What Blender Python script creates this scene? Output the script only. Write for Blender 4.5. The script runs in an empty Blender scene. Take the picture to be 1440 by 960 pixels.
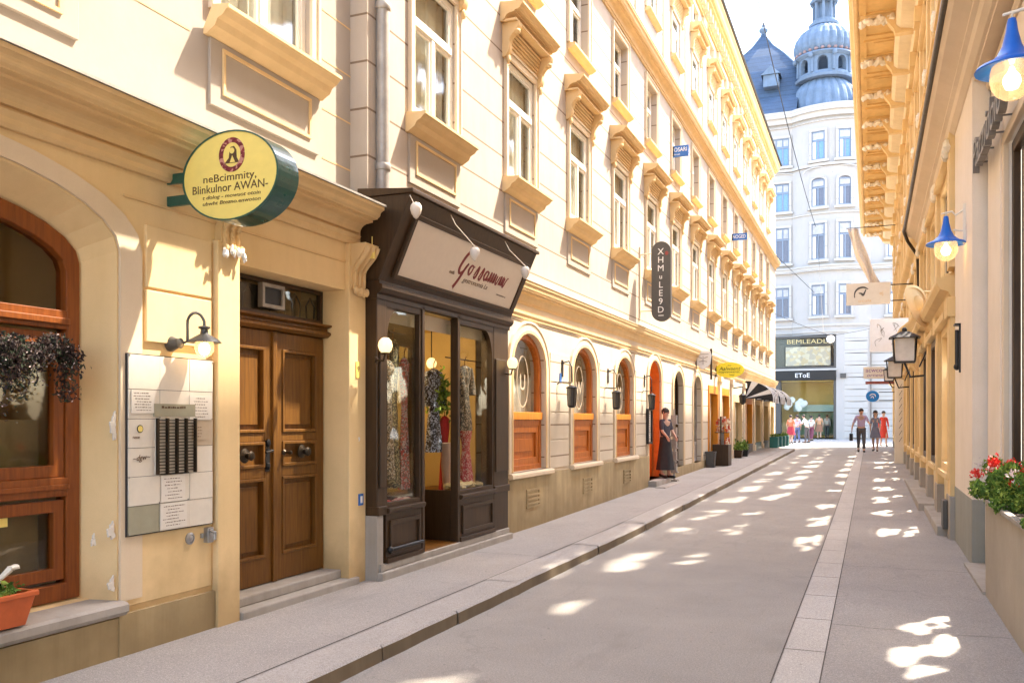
import bpy, math, random
from mathutils import Vector, Matrix, noise
from mathutils.geometry import tessellate_polygon
random.seed(11)
R = math.radians
scene = bpy.context.scene
COL = scene.collection
PI = math.pi

# ------------------------------------------------------------------ camera
F = 1250.0; TH = R(22); CX, HY = 720.0, 590.0; CAMZ = 1.5
cT, sT = math.cos(TH), math.sin(TH)
cd = bpy.data.cameras.new('camera'); cam = bpy.data.objects.new('camera', cd); COL.objects.link(cam)
cam.location = (0, 0, CAMZ); cam.rotation_euler = (R(90), 0, TH)
cd.sensor_width = 36; cd.lens = 36 * F / 1440; cd.shift_y = (HY - 480) / 1440.0
cd.clip_end = 2000; cd.clip_start = 0.05
scene.camera = cam

def at(px, py, zc):
    """real point seen at a photo position, at a measured distance zc"""
    a = (px - CX) * zc / F
    return Vector((a * cT - zc * sT, a * sT + zc * cT, CAMZ + (HY - py) * zc / F))
def g(y):
    """street level: rises very slightly away from the camera"""
    return 0.25 * min(1.0, max(0.0, (y - 11) / 25.0))
XL = -4.147      # plane of the left facades
XR = 1.0         # plane of the right facades

# ------------------------------------------------------------------ materials
def newmat(name):
    m = bpy.data.materials.new(name); m.use_nodes = True
    nt = m.node_tree; b = nt.nodes['Principled BSDF']
    return m, nt, b
def N(nt, t, **kw):
    n = nt.nodes.new(t)
    for k, v in kw.items():
        if k.startswith('i_'): n.inputs[k[2:].replace('_', ' ')].default_value = v
        else: setattr(n, k, v)
    return n
def mixc(nt, fac, a, b, mode='MIX'):
    n = nt.nodes.new('ShaderNodeMix'); n.data_type = 'RGBA'; n.blend_type = mode
    for s, v in ((0, fac), (6, a), (7, b)):
        if isinstance(v, (int, float)): n.inputs[s].default_value = v
        elif isinstance(v, tuple): n.inputs[s].default_value = (*v, 1) if len(v) == 3 else v
        else: nt.links.new(v, n.inputs[s])
    return n.outputs[2]
def math_(nt, op, a, b=None, c=None):
    n = nt.nodes.new('ShaderNodeMath'); n.operation = op
    for s, v in enumerate((a, b, c)):
        if v is None: continue
        if isinstance(v, (int, float)): n.inputs[s].default_value = v
        else: nt.links.new(v, n.inputs[s])
    return n.outputs[0]
def ramp(nt, fac, p0, p1, c0=(0, 0, 0), c1=(1, 1, 1)):
    n = nt.nodes.new('ShaderNodeValToRGB'); nt.links.new(fac, n.inputs[0])
    n.color_ramp.elements[0].position = p0; n.color_ramp.elements[1].position = p1
    n.color_ramp.elements[0].color = (*c0, 1); n.color_ramp.elements[1].color = (*c1, 1)
    return n.outputs[0]
def noise_(nt, vec, scale, detail=4, rough=0.55):
    n = nt.nodes.new('ShaderNodeTexNoise'); n.inputs['Scale'].default_value = scale
    n.inputs['Detail'].default_value = detail; n.inputs['Roughness'].default_value = rough
    if vec is not None: nt.links.new(vec, n.inputs['Vector'])
    return n.outputs['Fac']
def pos(nt):
    return nt.nodes.new('ShaderNodeNewGeometry').outputs['Position']
def mapped(nt, vec, sc):
    n = nt.nodes.new('ShaderNodeMapping'); nt.links.new(vec, n.inputs[0]); n.inputs['Scale'].default_value = sc
    return n.outputs[0]
def bump(nt, b, h, strength=0.3, dist=0.01):
    n = nt.nodes.new('ShaderNodeBump'); n.inputs['Strength'].default_value = strength
    n.inputs['Distance'].default_value = dist; nt.links.new(h, n.inputs['Height'])
    nt.links.new(n.outputs[0], b.inputs['Normal'])
def stucco(name, col, groove=None, dirt=0.5, vary=0.12, rough=0.9, gz=0.0, grain=220, low=0.0):
    m, nt, b = newmat(name); P = pos(nt)
    big = ramp(nt, noise_(nt, P, 1.3, 6, 0.65), 0.35, 0.7)
    streak = ramp(nt, noise_(nt, mapped(nt, P, (6, 6, 0.5)), 1.0, 5, 0.6), 0.45, 0.75)
    c2 = tuple(x * (1 - vary) * (0.96 if i == 2 else 1) for i, x in enumerate(col))
    c = mixc(nt, big, col, c2)
    dk = tuple(x * (1 - dirt * 0.35) * (1, .95, .86)[i] for i, x in enumerate(col))
    c = mixc(nt, math_(nt, 'MULTIPLY', streak, 0.45 * dirt), c, dk)
    fine = noise_(nt, P, grain, 3, 0.6)
    c = mixc(nt, math_(nt, 'MULTIPLY', ramp(nt, fine, .35, .7), 0.16), c, tuple(x * 0.6 for x in col))
    h = math_(nt, 'ADD', math_(nt, 'MULTIPLY', fine, 0.25), math_(nt, 'MULTIPLY', noise_(nt, P, 9, 5), 0.6))
    sep = nt.nodes.new('ShaderNodeSeparateXYZ'); nt.links.new(P, sep.inputs[0])
    if low:
        sp = math_(nt, 'ADD', sep.outputs[2], math_(nt, 'MULTIPLY', noise_(nt, P, 3.5, 5), 0.8))
        f = ramp(nt, sp, 0.55, low + 0.6, (1, 1, 1), (0, 0, 0))
        c = mixc(nt, math_(nt, 'MULTIPLY', f, 0.6), c, tuple(x * k for x, k in zip(col, (.42, .37, .30))))
    if groove:
        fr = math_(nt, 'FRACT', math_(nt, 'DIVIDE', math_(nt, 'SUBTRACT', sep.outputs[2], gz), groove))
        gm = math_(nt, 'LESS_THAN', fr, 0.020 / groove)
        c = mixc(nt, math_(nt, 'MULTIPLY', gm, 0.85), c, tuple(x * k for x, k in zip(col, (.30, .22, .14))))
        h = math_(nt, 'SUBTRACT', h, math_(nt, 'MULTIPLY', gm, 2.5))
    nt.links.new(c, b.inputs['Base Color']); b.inputs['Roughness'].default_value = rough
    bump(nt, b, h, 0.35, 0.006)
    return m
def plain(name, col, rough=0.5, metal=0.0, vary=0.2, scale=14, bmp=0.15, coat=0.0, spec=0.5):
    m, nt, b = newmat(name)
    tc = nt.nodes.new('ShaderNodeTexCoord').outputs['Object']
    n1 = noise_(nt, tc, scale, 5, 0.6)
    c = mixc(nt, ramp(nt, n1, .3, .75), col, tuple(x * (1 - vary) for x in col))
    nt.links.new(c, b.inputs['Base Color'])
    nt.links.new(math_(nt, 'MULTIPLY_ADD', n1, 0.2, rough - 0.1), b.inputs['Roughness'])
    b.inputs['Metallic'].default_value = metal; b.inputs['Coat Weight'].default_value = coat
    b.inputs['Specular IOR Level'].default_value = spec
    if bmp: bump(nt, b, noise_(nt, tc, scale * 5, 4), bmp, 0.004)
    return m
def wood(name, col, dark, rough=0.42, sc=(30, 30, 2.0), coat=0.15):
    m, nt, b = newmat(name); P = pos(nt); coat *= .35; rough += .08; b.inputs['Specular IOR Level'].default_value = .25
    n1 = noise_(nt, mapped(nt, P, sc), 1.5, 7, 0.62)
    n2 = noise_(nt, P, 2.2, 4)
    c = mixc(nt, ramp(nt, n1, .38, .66), col, dark)
    c = mixc(nt, math_(nt, 'MULTIPLY', ramp(nt, n2, .4, .7), .4), c, tuple(x * .6 for x in col))
    nt.links.new(c, b.inputs['Base Color']); b.inputs['Roughness'].default_value = rough
    b.inputs['Coat Weight'].default_value = coat; b.inputs['Coat Roughness'].default_value = 0.3
    bump(nt, b, n1, 0.25, 0.002)
    return m
def emis(name, col, s, base=(.8, .8, .8)):
    m, nt, b = newmat(name); b.inputs['Base Color'].default_value = (*base, 1)
    b.inputs['Emission Color'].default_value = (*col, 1); b.inputs['Emission Strength'].default_value = s
    b.inputs['Roughness'].default_value = 0.3
    return m
def glass(name, tint=(.92, .94, .92), refl=0.16, rough=0.02, graz=.45):
    m = bpy.data.materials.new(name); m.use_nodes = True; nt = m.node_tree; nt.nodes.clear()
    out = nt.nodes.new('ShaderNodeOutputMaterial'); t = nt.nodes.new('ShaderNodeBsdfTransparent')
    gl = nt.nodes.new('ShaderNodeBsdfGlossy'); mx = nt.nodes.new('ShaderNodeMixShader')
    t.inputs[0].default_value = (*tint, 1); gl.inputs['Roughness'].default_value = rough
    lw = nt.nodes.new('ShaderNodeLayerWeight'); lw.inputs[0].default_value = 0.35
    f = math_(nt, 'MULTIPLY_ADD', lw.outputs['Facing'], graz, refl)
    P = pos(nt); bp = nt.nodes.new('ShaderNodeBump'); bp.inputs['Strength'].default_value = 0.07
    bp.inputs['Distance'].default_value = 0.02
    nt.links.new(noise_(nt, P, 2.3, 2), bp.inputs['Height']); nt.links.new(bp.outputs[0], gl.inputs['Normal'])
    nt.links.new(f, mx.inputs[0]); nt.links.new(t.outputs[0], mx.inputs[1]); nt.links.new(gl.outputs[0], mx.inputs[2])
    nt.links.new(mx.outputs[0], out.inputs[0])
    return m
def asphalt(name, col, col2, cracks=True, patch=1.0):
    m, nt, b = newmat(name); P = pos(nt)
    n1 = noise_(nt, P, 1.1, 6, .65); n2 = noise_(nt, P, 75, 4, .75); n3 = noise_(nt, P, 170, 2, .6)
    c = mixc(nt, ramp(nt, n1, .3, .7), col, col2)
    c = mixc(nt, math_(nt, 'MULTIPLY', ramp(nt, n2, .44, .60), .46), c, tuple(x * .42 for x in col))
    c = mixc(nt, math_(nt, 'MULTIPLY', ramp(nt, n3, .57, .70), .55), c, tuple(min(1, x * 2.2) for x in col))
    st = ramp(nt, noise_(nt, mapped(nt, P, (1.6, .35, 1)), 1.7, 5, .7), .56, .72)
    c = mixc(nt, math_(nt, 'MULTIPLY', st, .55 * patch), c, tuple(x * .62 for x in col))
    v = nt.nodes.new('ShaderNodeTexVoronoi'); v.feature = 'F1'; v.inputs['Scale'].default_value = 5.5
    nt.links.new(P, v.inputs['Vector'])
    sp = ramp(nt, v.outputs['Distance'], .045, .06, (1, 1, 1), (0, 0, 0))
    c = mixc(nt, math_(nt, 'MULTIPLY', sp, .45), c, (.045, .04, .036))
    if cracks:
        vv = nt.nodes.new('ShaderNodeTexVoronoi'); vv.feature = 'DISTANCE_TO_EDGE'; vv.inputs['Scale'].default_value = 0.33
        nz = nt.nodes.new('ShaderNodeTexNoise'); nz.inputs['Scale'].default_value = 2.2; nt.links.new(P, nz.inputs['Vector'])
        ad = nt.nodes.new('ShaderNodeVectorMath'); ad.operation = 'MULTIPLY_ADD'
        nt.links.new(nz.outputs['Color'], ad.inputs[0]); ad.inputs[1].default_value = (.7, .7, .7); nt.links.new(P, ad.inputs[2])
        nt.links.new(ad.outputs[0], vv.inputs['Vector'])
        ck = ramp(nt, vv.outputs['Distance'], .0, .0035, (1, 1, 1), (0, 0, 0))
        c = mixc(nt, math_(nt, 'MULTIPLY', ck, .16), c, (.05, .043, .038))
    nt.links.new(c, b.inputs['Base Color']); b.inputs['Roughness'].default_value = 0.85
    bump(nt, b, math_(nt, 'ADD', n2, math_(nt, 'MULTIPLY', n3, .6)), .5, .004)
    return m
def cloth(name, cols, scale=18, rough=.85):
    m, nt, b = newmat(name); tc = nt.nodes.new('ShaderNodeTexCoord').outputs['Object']
    v = nt.nodes.new('ShaderNodeTexVoronoi'); v.inputs['Scale'].default_value = scale; nt.links.new(tc, v.inputs['Vector'])
    sp = nt.nodes.new('ShaderNodeSeparateColor'); nt.links.new(v.outputs['Color'], sp.inputs[0])
    c = mixc(nt, ramp(nt, sp.outputs[0], .45, .5), cols[0], cols[1])
    if len(cols) > 2: c = mixc(nt, ramp(nt, sp.outputs[1], .68, .72), c, cols[2])
    nt.links.new(c, b.inputs['Base Color']); b.inputs['Roughness'].default_value = rough
    return m

M = {}
M['wall_up'] = stucco('cream_stucco', (.49, .41, .325), groove=.42, gz=.06, dirt=.7, vary=.10)
M['wall_up2'] = stucco('cream_stucco_smooth', (.43, .365, .295), dirt=.4, vary=.08)
M['wall_side'] = stucco('cream_stucco_courses', (.78, .66, .50), groove=.62, gz=.02, dirt=.5, vary=.08)
M['wall_low'] = stucco('cream_ground_floor_stucco', (.66, .56, .42), groove=.44, gz=.10, dirt=.6, vary=.1)
M['wall_door'] = stucco('ochre_stucco', (.82, .60, .31), dirt=.7, vary=.12, low=.55)
M['trim'] = stucco('ochre_moulding', (.77, .54, .27), dirt=.8, vary=.12)
M['trim_pale'] = stucco('pale_moulding', (.74, .60, .42), dirt=.5, vary=.08)
M['socle'] = stucco('stained_socle', (.50, .38, .20), dirt=1.6, vary=.3, low=.45)
M['stone'] = stucco('grey_stone', (.40, .36, .31), dirt=1.2, vary=.25, grain=90)
M['wall_r'] = stucco('pink_beige_stucco', (.80, .69, .57), dirt=.5, vary=.10, grain=120, low=.3)
M['wall_rt'] = stucco('buff_moulding', (.72, .58, .42), dirt=.5, vary=.10)
M['wall_r2'] = stucco('yellow_ochre_stucco', (.70, .45, .17), dirt=1.0, vary=.18, low=.4)
M['trim_r2'] = stucco('straw_moulding', (.74, .53, .26), dirt=.8, vary=.15)
M['orn'] = stucco('chalky_ornament', (.82, .74, .60), dirt=.8, vary=.15)
M['wall_w'] = stucco('white_stucco', (.44, .41, .38), dirt=.35, vary=.06, groove=None)
M['wall_wg'] = stucco('white_banded_stucco', (.48, .45, .41), dirt=.4, vary=.06, groove=.75)
M['rsocle'] = stucco('green_grey_socle', (.30, .30, .26), dirt=.8, vary=.2, grain=70)
M['planter'] = stucco('pebbledash_concrete', (.42, .36, .28), dirt=.6, vary=.2, grain=60)
M['wood'] = wood('brown_door_wood', (.185, .078, .011), (.105, .040, .005))
M['wood_cafe'] = wood('red_brown_varnished_wood', (.27, .075, .012), (.17, .042, .007), rough=.35, coat=.3)
M['wood_or'] = wood('orange_varnished_wood', (.58, .17, .020), (.40, .10, .012), rough=.3, coat=.4)
M['wood_rail'] = wood('bright_orange_rail', (.85, .33, .03), (.70, .23, .02), rough=.35, coat=.3)
M['wall_ru'] = stucco('cream_upper_stucco', (.76, .62, .40), dirt=.8, vary=.14)
M['joint'] = plain('worn_joint', (.10, .085, .07), .9)
M['orange'] = plain('orange_painted_reveal', (.85, .24, .03), .6)
M['shopbrown'] = wood('dark_brown_shop_paint', (.058, .031, .012), (.038, .019, .007), rough=.38, coat=.2)
M['cream'] = plain('cream_window_paint', (.80, .74, .62), .5, vary=.1)
M['grey_metal'] = plain('weathered_zinc', (.42, .38, .33), .55, .4, vary=.35, scale=6)
M['black'] = plain('black_iron', (.018, .017, .016), .45, .3)
M['dark'] = plain('dark_interior', (.035, .03, .026), .8)
M['brass'] = plain('dark_bronze', (.06, .045, .03), .35, .8)
M['white'] = plain('white_paint', (.82, .80, .76), .5, vary=.06)
M['curtain'] = plain('net_curtain', (.75, .72, .66), .9, vary=.25, scale=5)
M['curtain_w'] = plain('pale_curtain', (.50, .49, .48), .9, vary=.4, scale=3)
M['glass'] = glass('window_glass', refl=.06, rough=.05, graz=.16)
M['glass_shop'] = glass('shop_glass', refl=.02, graz=.09)
M['glass_dark'] = glass('tinted_glass', (.80, .74, .60), refl=.03, rough=.03, graz=.10)
M['glass_blue'] = glass('far_glass', (.5, .6, .75), refl=.35)
M['road'] = asphalt('asphalt', (.34, .306, .266), (.265, .24, .21))
M['walk'] = asphalt('pavement_asphalt', (.35, .316, .282), (.28, .255, .23))
M['strip'] = asphalt('gutter_concrete', (.50, .46, .41), (.43, .39, .345), cracks=False)
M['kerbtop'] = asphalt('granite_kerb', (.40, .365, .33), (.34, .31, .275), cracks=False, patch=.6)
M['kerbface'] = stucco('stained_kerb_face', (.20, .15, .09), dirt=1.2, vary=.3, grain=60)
M['ground'] = asphalt('pale_paving', (.42, .39, .35), (.36, .33, .30), cracks=False)
M['yellow'] = plain('yellow_sign_paint', (.88, .68, .17), .45, vary=.08)
M['yellow2'] = plain('lemon_sign_paint', (.90, .78, .03), .45, vary=.05)
M['green'] = plain('dark_green_enamel', (.012, .095, .070), .3, vary=.3, coat=.4)
M['ink'] = plain('dark_brown_lettering', (.10, .045, .015), .6)
M['red_ink'] = plain('deep_red_lettering', (.22, .012, .012), .5)
M['ring'] = cloth('red_ring_enamel', ((.22, .03, .03), (.16, .02, .02), (.5, .22, .16)), 60)
M['greysign'] = plain('charcoal_sign_paint', (.075, .068, .058), .5, vary=.1)
M['bluesign'] = plain('blue_sign_enamel', (.02, .13, .42), .4, vary=.1)
M['blue'] = plain('blue_lamp_enamel', (.004, .13, .60), .4, vary=.12, coat=.15, bmp=.05, spec=.3)
M['bluebright'] = plain('bright_blue_paint', (.01, .22, .62), .6, vary=.08, bmp=.05)
M['iron'] = plain('dark_grey_iron', (.10, .095, .085), .5, .4)
M['roofblue'] = stucco('blue_grey_slate', (.06, .10, .165), dirt=.8, vary=.3, grain=30, groove=.35)
M['copper'] = stucco('weathered_lead_dome', (.16, .22, .30), dirt=1.0, vary=.3, grain=30)
M['glow'] = emis('lit_bulb', (1, .70, .38), 3.2)
M['glow_l'] = emis('lit_globe_core', (1, .80, .50), 1.1)
M['glow_w'] = emis('lit_globe', (1, .80, .52), 3.0)
M['glow_s'] = emis('lit_opal_globe', (1, .66, .28), .26, (.7, .6, .42))
M['globe'] = glass('clear_globe_glass', (.93, .86, .72), refl=.12, rough=.08)
_nt = M['globe'].node_tree; _tr = _nt.nodes.new('ShaderNodeBsdfTranslucent'); _tr.inputs[0].default_value = (.85, .66, .45, 1)
_mx = _nt.nodes.new('ShaderNodeMixShader'); _mx.inputs[0].default_value = .22; _o = [n for n in _nt.nodes if n.type == 'OUTPUT_MATERIAL'][0]
_src = _o.inputs[0].links[0].from_socket; _nt.links.new(_src, _mx.inputs[1]); _nt.links.new(_tr.outputs[0], _mx.inputs[2]); _nt.links.new(_mx.outputs[0], _o.inputs[0])
M['terra'] = plain('orange_plastic', (.62, .13, .03), .5)
M['paper'] = plain('paper', (.74, .69, .60), .8, vary=.06)
M['paper2'] = plain('beige_board', (.50, .40, .28), .7, vary=.1)
M['paper3'] = plain('olive_grey_board', (.34, .32, .22), .7, vary=.1)
M['board'] = plain('cream_board', (.72, .66, .55), .6, vary=.08)
M['shopyellow'] = plain('warm_yellow_backdrop', (.55, .40, .17), .8, vary=.15, scale=2)
M['signpanel'] = plain('beige_sign_panel', (.74, .64, .52), .5, vary=.05)
M['skin'] = plain('skin', (.55, .33, .23), .6, vary=.1)
M['hair'] = plain('dark_hair', (.03, .02, .015), .6)
M['leaf_d'] = cloth('dark_purple_leaves', ((.030, .018, .016), (.055, .030, .022), (.03, .045, .02)), 30)
M['leaf'] = cloth('green_leaves', ((.12, .22, .025), (.07, .14, .016), (.26, .34, .05)), 25)
M['petal_r'] = plain('red_petals', (.80, .03, .015), .6)
M['petal_p'] = plain('pale_petals', (.75, .60, .55), .6)
M['awn_b'] = plain('black_canvas', (.02, .02, .022), .8)
M['awn_w'] = plain('white_canvas', (.78, .77, .74), .8)
M['steel'] = plain('brushed_steel', (.45, .45, .44), .35, .8)
M['soil'] = plain('soil', (.06, .04, .025), .9)
M['ochre_glow'] = plain('ochre_ceiling', (.75, .50, .16), .8)

# ------------------------------------------------------------------ mesh builder
class MB:
    def __init__(s): s.v = []; s.f = []; s.m = []; s.cur = 0
    def add(s, vs, fs):
        o = len(s.v); s.v += [tuple(p) for p in vs]; s.f += [tuple(i + o for i in f) for f in fs]; s.m += [s.cur] * len(fs)
        return s
    def box(s, x0, x1, y0, y1, z0, z1):
        if x0 > x1: x0, x1 = x1, x0
        if y0 > y1: y0, y1 = y1, y0
        vs = [(x, y, z) for x in (x0, x1) for y in (y0, y1) for z in (z0, z1)]
        return s.add(vs, [(0, 1, 3, 2), (4, 6, 7, 5), (0, 4, 5, 1), (2, 3, 7, 6), (0, 2, 6, 4), (1, 5, 7, 3)])
    def lb(s, y0, y1, z0, z1, p0, p1):            # box on the left facade
        return s.box(XL + p0, XL + p1, y0, y1, z0, z1)
    def rb(s, y0, y1, z0, z1, p0, p1):            # box on the right facade
        return s.box(XR - p1, XR - p0, y0, y1, z0, z1)
    def extrude(s, prof, a, b, to3):              # closed profile swept straight, capped
        n = len(prof)
        vs = [to3(q, a) for q in prof] + [to3(q, b) for q in prof]
        fs = [(i, (i + 1) % n, n + (i + 1) % n, n + i) for i in range(n)]
        tri = tessellate_polygon([[Vector((q[0], q[1], 0)) for q in prof]])
        fs += [tuple(t) for t in tri] + [tuple(n + k for k in t) for t in tri]
        return s.add(vs, fs)
    def lprof(s, prof, y0, y1): return s.extrude(prof, y0, y1, lambda q, t: (XL + q[0], t, q[1]))
    def rprof(s, prof, y0, y1): return s.extrude(prof, y0, y1, lambda q, t: (XR - q[0], t, q[1]))
    def lathe(s, prof, c=(0, 0, 0), seg=20, axis='z', flute=0, famp=0):
        vs = []; n = len(prof)
        for r, h in prof:
            for k in range(seg):
                a = 2 * PI * k / seg
                rr = r * (1 - famp * (k % flute == 0)) if flute else r
                u, v = rr * math.cos(a), rr * math.sin(a)
                vs.append({'z': (c[0] + u, c[1] + v, c[2] + h), 'y': (c[0] + u, c[1] + h, c[2] + v), 'x': (c[0] + h, c[1] + u, c[2] + v)}[axis])
        fs = [(i * seg + k, i * seg + (k + 1) % seg, (i + 1) * seg + (k + 1) % seg, (i + 1) * seg + k) for i in range(n - 1) for k in range(seg)]
        fs += [tuple(range(seg)), tuple(range((n - 1) * seg, n * seg))]
        return s.add(vs, fs)
    def tube(s, pts, r, seg=8):
        pts = [Vector(p) for p in pts]; rs = r if isinstance(r, (list, tuple)) else [r] * len(pts)
        vs = []; up = Vector((0.13, 0.21, 1)).normalized()
        for i, p in enumerate(pts):
            d = (pts[min(i + 1, len(pts) - 1)] - pts[max(i - 1, 0)]).normalized()
            a = d.cross(up); a = a.normalized() if a.length > 1e-4 else d.orthogonal().normalized(); b = d.cross(a)
            for k in range(seg):
                t = 2 * PI * k / seg; vs.append(p + (a * math.cos(t) + b * math.sin(t)) * rs[i])
        n = len(pts)
        fs = [(i * seg + k, i * seg + (k + 1) % seg, (i + 1) * seg + (k + 1) % seg, (i + 1) * seg + k) for i in range(n - 1) for k in range(seg)]
        fs += [tuple(range(seg)), tuple(range((n - 1) * seg, n * seg))]
        return s.add(vs, fs)
    def blob(s, c, r, sx=1, sy=1, sz=1, seg=10, jit=0):
        prof = [(max(.001, math.sin(PI * i / 6)), -math.cos(PI * i / 6)) for i in range(7)]
        o = len(s.v); s.lathe([(a * r, h * r) for a, h in prof], (0, 0, 0), seg)
        for i in range(o, len(s.v)):
            x, y, z = s.v[i]; k = 1 + random.uniform(-jit, jit)
            s.v[i] = (c[0] + x * sx * k, c[1] + y * sy * k, c[2] + z * sz * k)
        return s
    def sheet(s, outer, holes, to3, d0, d1, back=False):
        """flat wall with openings; every opening gets reveals from depth d0 to d1"""
        loops = [[Vector((a, b, 0)) for a, b in l] for l in [outer] + holes]
        flat = [q for l in [outer] + holes for q in l]
        tri = tessellate_polygon(loops)
        s.add([to3(q, d0) for q in flat], [tuple(t) for t in tri])
        for l in holes:
            n = len(l)
            s.add([to3(q, d0) for q in l] + [to3(q, d1) for q in l], [(i, (i + 1) % n, n + (i + 1) % n, n + i) for i in range(n)])
        return s
    def prism(s, loop, to3, d0, d1):
        n = len(loop); tri = tessellate_polygon([[Vector((a, b, 0)) for a, b in loop]])
        vs = [to3(q, d0) for q in loop] + [to3(q, d1) for q in loop]
        fs = [tuple(t) for t in tri] + [tuple(n + k for k in t) for t in tri] + [(i, (i + 1) % n, n + (i + 1) % n, n + i) for i in range(n)]
        return s.add(vs, fs)
    def ring(s, outer, inner, to3, d0, d1):
        """frame between two loops with equal counts"""
        n = len(outer)
        vs = [to3(q, d) for d in (d0, d1) for l in (outer, inner) for q in l]
        fs = []
        for i in range(n):
            j = (i + 1) % n
            fs += [(i, j, n + j, n + i), (2 * n + i, 2 * n + j, 3 * n + j, 3 * n + i), (i, j, 2 * n + j, 2 * n + i), (n + i, n + j, 3 * n + j, 3 * n + i)]
        return s.add(vs, fs)
    def text(s, txt, size, o, u, v, n, ext=.003, shear=0, align='CENTER', width=None, space=1.0):
        cu = bpy.data.curves.new('t', 'FONT'); cu.body = txt; cu.size = size; cu.shear = shear; cu.align_x = align
        cu.align_y = 'CENTER'; cu.space_character = space; cu.resolution_u = 3; cu.extrude = 0.0
        ob = bpy.data.objects.new('t', cu); COL.objects.link(ob)
        dg = bpy.context.evaluated_depsgraph_get(); me = bpy.data.meshes.new_from_object(ob.evaluated_get(dg))
        o, u, v, n = Vector(o), Vector(u).normalized(), Vector(v).normalized(), Vector(n).normalized()
        vs = [tuple(q.co) for q in me.vertices]; fs = [tuple(p.vertices) for p in me.polygons]
        k = 1.0
        if width and vs:
            w = max(q[0] for q in vs) - min(q[0] for q in vs); k = width / w
        s.add([o + u * q[0] * k + v * q[1] + n * ext for q in vs], fs)
        # side walls so letters have depth
        cnt = {}
        for f in fs:
            for i in range(len(f)):
                e = (f[i], f[(i + 1) % len(f)]); cnt[tuple(sorted(e))] = cnt.get(tuple(sorted(e)), 0) + 1
        for (a, b), c in cnt.items():
            if c == 1:
                A = o + u * vs[a][0] * k + v * vs[a][1]; B = o + u * vs[b][0] * k + v * vs[b][1]
                s.add([A, B, B + n * ext, A + n * ext], [(0, 1, 2, 3)])
        bpy.data.objects.remove(ob); bpy.data.curves.remove(cu); bpy.data.meshes.remove(me)
        return s
    def stroke(s, pts, w, o, u, v, n, ext=.004):
        """hand lettering: a ribbon along a smoothed line of (a, b[, width]) points"""
        P = [Vector((p[0], p[1])) for p in pts]; W = [p[2] if len(p) > 2 else 1 for p in pts]
        Q = []
        for i in range(len(P) - 1):
            p0, p1, p2, p3 = P[max(i - 1, 0)], P[i], P[i + 1], P[min(i + 2, len(P) - 1)]
            for t in (0, .25, .5, .75):
                Q.append((0.5 * (2 * p1 + (p2 - p0) * t + (2 * p0 - 5 * p1 + 4 * p2 - p3) * t * t + (3 * p1 - p0 - 3 * p2 + p3) * t ** 3), W[i] * (1 - t) + W[i + 1] * t))
        Q.append((P[-1], W[-1]))
        o, u, v, n = Vector(o), Vector(u), Vector(v), Vector(n); vs = []
        for i, (q, ww) in enumerate(Q):
            d = (Q[min(i + 1, len(Q) - 1)][0] - Q[max(i - 1, 0)][0]); d = d.normalized() if d.length > 0 else Vector((1, 0))
            nn = Vector((-d.y, d.x)) * w * ww * .5
            for sg in (1, -1):
                a = q + nn * sg; vs += [o + u * a.x + v * a.y + n * e for e in (0, ext)]
        fs = []
        for i in range(len(Q) - 1):
            a = i * 4; b = a + 4
            fs += [(a + 1, a + 3, b + 3, b + 1), (a, a + 1, b + 1, b), (a + 2, a + 3, b + 3, b + 2)]
        return s.add(vs, fs)
    def build(s, name, mat, parent=None, loc=None, smooth=False, bevel=0, world=True, label=None):
        """world=True: vertices are world positions; otherwise they are local to the parent"""
        me = bpy.data.meshes.new(name)
        base = Vector(loc) if loc is not None else (WL[parent.name] if parent is not None and world else Vector((0, 0, 0)))
        if not world: base = Vector((0, 0, 0))
        me.from_pydata([tuple(Vector(p) - base) for p in s.v], [], s.f)
        import bmesh
        bm = bmesh.new(); bm.from_mesh(me); bmesh.ops.remove_doubles(bm, verts=bm.verts, dist=1e-5)
        bmesh.ops.recalc_face_normals(bm, faces=bm.faces); bm.to_mesh(me); bm.free()
        mats = mat if isinstance(mat, (list, tuple)) else [mat]
        for m_ in mats: me.materials.append(m_)
        if len(mats) > 1 and len(me.polygons) == len(s.m): me.polygons.foreach_set('material_index', s.m)
        if smooth:
            me.polygons.foreach_set('use_smooth', [True] * len(me.polygons))
            try: me.set_sharp_from_angle(angle=R(40))
            except Exception: pass
        o = bpy.data.objects.new(name, me); COL.objects.link(o)
        if parent is not None:
            o.parent = parent
            if world: o.location = base - WL[parent.name]
            WL[o.name] = base.copy() if world else WL[parent.name].copy()
        else:
            o.location = base; WL[o.name] = base.copy()
        if bevel:
            b = o.modifiers.new('bevel', 'BEVEL'); b.width = bevel; b.segments = 2; b.limit_method = 'ANGLE'
        if label: o['label'] = label
        return o
WL = {}
def thing(name, label, cat, loc=(0, 0, 0), rz=0, group=None):
    o = bpy.data.objects.new(name, None); COL.objects.link(o); o.location = loc; o.rotation_euler = (0, 0, rz)
    o.empty_display_size = .2; o['label'] = label; o['category'] = cat
    if group: o['group'] = group
    WL[o.name] = Vector(loc)
    return o
def tag(o, label, cat, group=None):
    o['label'] = label; o['category'] = cat
    if group: o['group'] = group
    return o
def struct(name, mb, mat, label=None, **k):
    o = mb.build(name, mat, None, **k); o['kind'] = 'structure'
    if label: o['label'] = label
    return o
def copy_tree(o, parent=None, off=None):
    c = o.copy(); COL.objects.link(c)
    if parent is not None: c.parent = parent
    if off is not None: c.location = Vector(o.location) + Vector(off)
    WL[c.name] = WL.get(o.name, Vector((0, 0, 0))) + (Vector(off) if off is not None else Vector((0, 0, 0)))
    for ch in list(o.children): copy_tree(ch, c)
    return c
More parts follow.
